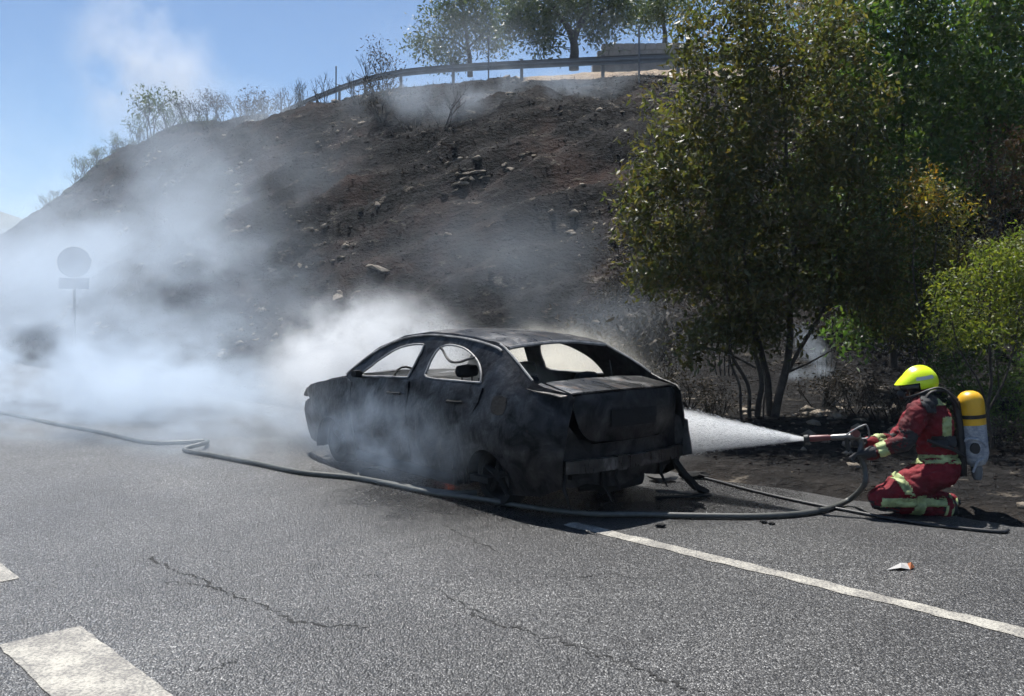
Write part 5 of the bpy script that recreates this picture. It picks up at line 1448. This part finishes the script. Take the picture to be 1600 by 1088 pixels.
# ------------------------------------------------------------------ smoke and haze
def smoke_mat(name, radii, dens, freq, lo, hi, color, aniso, seed, stretch=(1, 1, 1), edge=(1.0, 0.25), warp=0.0, detail=4.0, step=1.2):
    t = NT(name); co = t.coord('Object')
    r = t.vmath('LENGTH', co)
    q = t.vmath('ADD', t.vmath('MULTIPLY', co, tuple(radii[i] * freq * stretch[i] for i in range(3))), (seed * 7.3, seed * 3.1, seed * 1.7))
    n = t.noise(q, 1.0, detail, 0.63, warp)
    # soft ragged boundary
    rr_ = t.math('ADD', r, t.math('MULTIPLY', t.math('SUBTRACT', n, 0.5), 1.1))
    fo = t.n('ShaderNodeMapRange', interpolation_type='SMOOTHSTEP')
    t.set(fo.inputs['Value'], rr_); fo.inputs['From Min'].default_value = edge[0] * 0.88; fo.inputs['From Max'].default_value = edge[1]
    nm = t.n('ShaderNodeMapRange', interpolation_type='SMOOTHSTEP')
    t.set(nm.inputs['Value'], n); nm.inputs['From Min'].default_value = lo; nm.inputs['From Max'].default_value = hi
    d = t.math('MULTIPLY', t.math('MULTIPLY', fo.outputs[0], nm.outputs[0]), dens)
    v = t.n('ShaderNodeVolumePrincipled')
    t.set(v.inputs['Color'], color); t.set(v.inputs['Density'], d); v.inputs['Anisotropy'].default_value = aniso
    m = t.done(None, v.outputs[0])
    m.cycles.volume_step_rate = step
    return m
def smoke(label, c, radii, rot, dens, freq=1.0, lo=0.38, hi=0.68, color=(0.90, 0.92, 0.95), aniso=0.0, seed=1, **kw):
    bm = bmesh.new(); bmesh.ops.create_icosphere(bm, subdivisions=3, radius=1.0)
    me = bpy.data.meshes.new('smoke'); bm.to_mesh(me); bm.free()
    me.materials.append(smoke_mat('smoke', radii, dens, freq, lo, hi, color, aniso, seed, **kw))
    o = bpy.data.objects.new('smoke', me); C.objects.link(o)
    o.location = c; o.scale = radii; o.rotation_euler = rot
    return tag(o, label, 'smoke', kind='stuff')
def CARW(x, y, z):
    f_ = Vector((-math.sin(CAR_TH), math.cos(CAR_TH), 0)); l_ = Vector((-math.cos(CAR_TH), -math.sin(CAR_TH), 0))
    return Vector((0.422, 8.165, z)) + f_ * x + l_ * y
ra = CAR_TH + R(90)
SB, SW, SY = (0.78, 0.88, 0.99), (0.93, 0.95, 0.97), (0.96, 0.93, 0.84)
smoke('dense white smoke bank drifting left from the car over the road', (-6.4, 13.4, 0.45), (6.8, 3.4, 1.75), (0, 0, R(-30)), 1.6, 0.95, 0.42, 0.63, seed=1, color=SB, stretch=(0.6, 1, 1.2))
smoke('torn smoke tatters above the white bank', P(200, 425, 16), (6.5, 3.0, 2.2), (0, R(8), R(-20)), 0.65, 0.7, 0.40, 0.68, seed=21, color=SB, stretch=(0.7, 1, 1.2))
smoke('thick pale smoke pouring from the car front', CARW(3.8, -0.3, 0.85), (2.6, 1.7, 1.5), (0, 0, ra), 3.2, 1.4, 0.42, 0.63, seed=2, color=SW)
smoke('pale smoke rising behind the car seen through its windows', CARW(2.0, -1.75, 0.80), (2.0, 0.85, 0.95), (0, 0, ra), 2.6, 1.2, 0.30, 0.60, seed=3, color=SY)
smoke('blue grey wisps along the near side of the car', CARW(1.5, 1.10, 0.46), (2.3, 0.36, 0.66), (0, 0, ra), 1.3, 1.5, 0.36, 0.72, seed=4, color=(0.66, 0.80, 0.985))
smoke('thin smoke film low over the road left of the car', (-3.2, 10.0, 0.18), (3.2, 1.2, 0.5), (0, 0, R(-30)), 0.6, 1.1, 0.36, 0.7, seed=5, color=SB)
smoke('broad grey smoke veil over the left half of the hillside', P(290, 340, 30), (15, 8.0, 6.6), (0, 0, R(40)), 0.17, 0.28, 0.40, 0.70, seed=6, color=SB)
smoke('thin smoke veil in front of the slope behind the car', P(780, 430, 18), (4.6, 2.2, 2.8), (0, 0, R(20)), 0.13, 0.5, 0.38, 0.72, seed=7, color=SB)
smoke('bluish smoke creeping along the crest under the guardrail', P(790, 148, 30), (9.0, 1.8, 1.5), (0, R(-4), R(12)), 0.55, 0.5, 0.40, 0.68, seed=8, color=SB)
smoke('thin blue smoke haze among the trees on the crest', P(820, 70, 34), (9.5, 2.2, 2.6), (0, 0, R(10)), 0.11, 0.25, 0.30, 0.70, seed=17, color=SB)
smoke('bluish smoke among the bare shrubs on the crest', P(450, 195, 49), (9, 3.0, 2.6), (0, R(12), R(40)), 0.24, 0.35, 0.36, 0.68, seed=9, color=SB)
smoke('white smoke column rising into the sky over the crest', P(230, 120, 76), (8.5, 4.0, 12.0), (0, R(-26), 0), 0.6, 0.13, 0.36, 0.74, seed=10, color=SW)
smoke('far smoke bank behind the road sign', P(20, 460, 36), (12.0, 6.0, 4.2), (0, 0, R(30)), 0.30, 0.25, 0.30, 0.62, seed=11, color=SB)
smoke('left wisp of white smoke rising from the ground behind the tree', P(1268, 545, 13.6), (0.34, 0.25, 0.62), (0, R(-32), 0), 2.4, 2.2, 0.38, 0.66, seed=12, color=SB)
smoke('low wisp of white smoke lying on the ground behind the tree', P(1262, 583, 13.0), (0.55, 0.3, 0.16), (0, R(-6), 0), 4.0, 2.6, 0.38, 0.66, seed=13, color=SB)
smoke('pale smoke hanging inside the burnt cabin', CARW(0.95, 0, 0.98), (1.25, 0.62, 0.36), (0, 0, ra), 1.3, 1.6, 0.30, 0.62, seed=15, color=SY)
smoke('grey smoke drifting low between car and scorched tree', P(960, 510, 13.0), (1.9, 1.0, 1.0), (0, 0, 0), 0.2, 0.8, 0.36, 0.7, seed=14, color=SB)

smoke('spray mist thrown back where the water hits the car', P(1058, 690, 8.25), (0.42, 0.35, 0.34), (0, 0, 0), 2.6, 3.0, 0.34, 0.66, seed=16, color=(0.97, 0.975, 0.98))
# water spray: a cone of fine mist with drops in it
W0 = NOZ; W1 = P(1045, 673, 8.35)
wd = (W1 - W0); WL = wd.length; wr1 = 0.235
bm = bmesh.new()
rotm = wd.to_track_quat('Z', 'Y').to_matrix().to_4x4()
mbw = MB()
mbw.lathe([(0, 0.018), (WL * 0.25, 0.02 + 0.25 * wr1 * 1.05), (WL * 0.6, 0.02 + 0.6 * wr1 * 1.03), (WL, 0.02 + wr1)], (0, 0, 0), (0, 0, 1), 28)
t = NT('water_mist'); co = t.coord('Object')
sx = t.n('ShaderNodeSeparateXYZ'); t.set(sx.inputs[0], co)
zq = t.math('MAXIMUM', sx.outputs[2], 0.02)
rxy = t.math('SQRT', t.math('ADD', t.math('MULTIPLY', sx.outputs[0], sx.outputs[0]), t.math('MULTIPLY', sx.outputs[1], sx.outputs[1])))
rel = t.math('DIVIDE', rxy, t.math('ADD', 0.018, t.math('MULTIPLY', zq, wr1 / WL)))
ed = t.n('ShaderNodeMapRange', interpolation_type='SMOOTHSTEP'); t.set(ed.inputs['Value'], rel); ed.inputs['From Min'].default_value = 1.0; ed.inputs['From Max'].default_value = 0.72
cv = t.n('ShaderNodeCombineXYZ')
t.set(cv.inputs[0], t.math('DIVIDE', sx.outputs[0], zq)); t.set(cv.inputs[1], t.math('DIVIDE', sx.outputs[1], zq)); t.set(cv.inputs[2], t.math('MULTIPLY', sx.outputs[2], 0.5))
ns = t.noise(cv.outputs[0], 26.0, 2, 0.6)
dn = t.math('MULTIPLY', t.ramp(ns, [(0.3, 0.45), (0.7, 1.0)]), t.math('DIVIDE', 9.0, t.math('ADD', 0.10, zq)))
v = t.n('ShaderNodeVolumePrincipled'); t.set(v.inputs['Color'], (0.97, 0.98, 0.99)); t.set(v.inputs['Density'], t.math('MULTIPLY', dn, ed.outputs[0])); v.inputs['Anisotropy'].default_value = 0.2
o = mbw.build('water_spray', t.done(None, v.outputs[0]))
o.matrix_world = Matrix.Translation(W0) @ rotm
tag(o, 'white cone of water spray from the nozzle onto the car', 'water spray', kind='stuff')
rs = np.random.default_rng(3)
N = 6500
zq_ = WL * rs.uniform(0.03, 1.0, N) ** 0.7
rq = (0.012 + zq_ * wr1 / WL) * np.sqrt(rs.uniform(0, 1.12, N)); aq = rs.uniform(0, 2 * np.pi, N)
c0 = np.stack([rq * np.cos(aq), rq * np.sin(aq), zq_], 1)
ln = rs.uniform(0.008, 0.03, N)[:, None]; dv = c0 / np.linalg.norm(c0, axis=1)[:, None]
a = rs.uniform(0.0008, 0.0026, N)[:, None]
e1 = np.cross(dv, np.array([1.0, 0.2, 0.0])); e1 /= np.linalg.norm(e1, axis=1)[:, None]; e2 = np.cross(dv, e1)
V = np.stack([c0 + dv * ln, c0 + e1 * a, c0 - e1 * a * 0.5 + e2 * a * 0.87, c0 - e1 * a * 0.5 - e2 * a * 0.87], 1).reshape(-1, 3)
b4 = np.arange(N)[:, None] * 4
F = np.concatenate([b4 + np.array([[0, 1, 2]]), b4 + np.array([[0, 2, 3]]), b4 + np.array([[0, 3, 1]]), b4 + np.array([[1, 3, 2]])], 0)
o = raw_mesh('water_drops', V, F, M['water_drops']); o.matrix_world = Matrix.Translation(W0) @ rotm
tag(o, 'fine water drops flying in the spray', 'water drops', kind='stuff')

t = NT('haze'); v = t.n('ShaderNodeVolumePrincipled')
t.set(v.inputs['Color'], (0.70, 0.85, 0.99)); v.inputs['Density'].default_value = 0.00045; v.inputs['Anisotropy'].default_value = 0.2
hz = MB().box((0, 3000, 35.0), (9600, 6600, 37.0)).build('haze', t.done(None, v.outputs[0]))
tag(hz, 'thin bluish haze in the air over the whole scene', 'haze', kind='stuff')
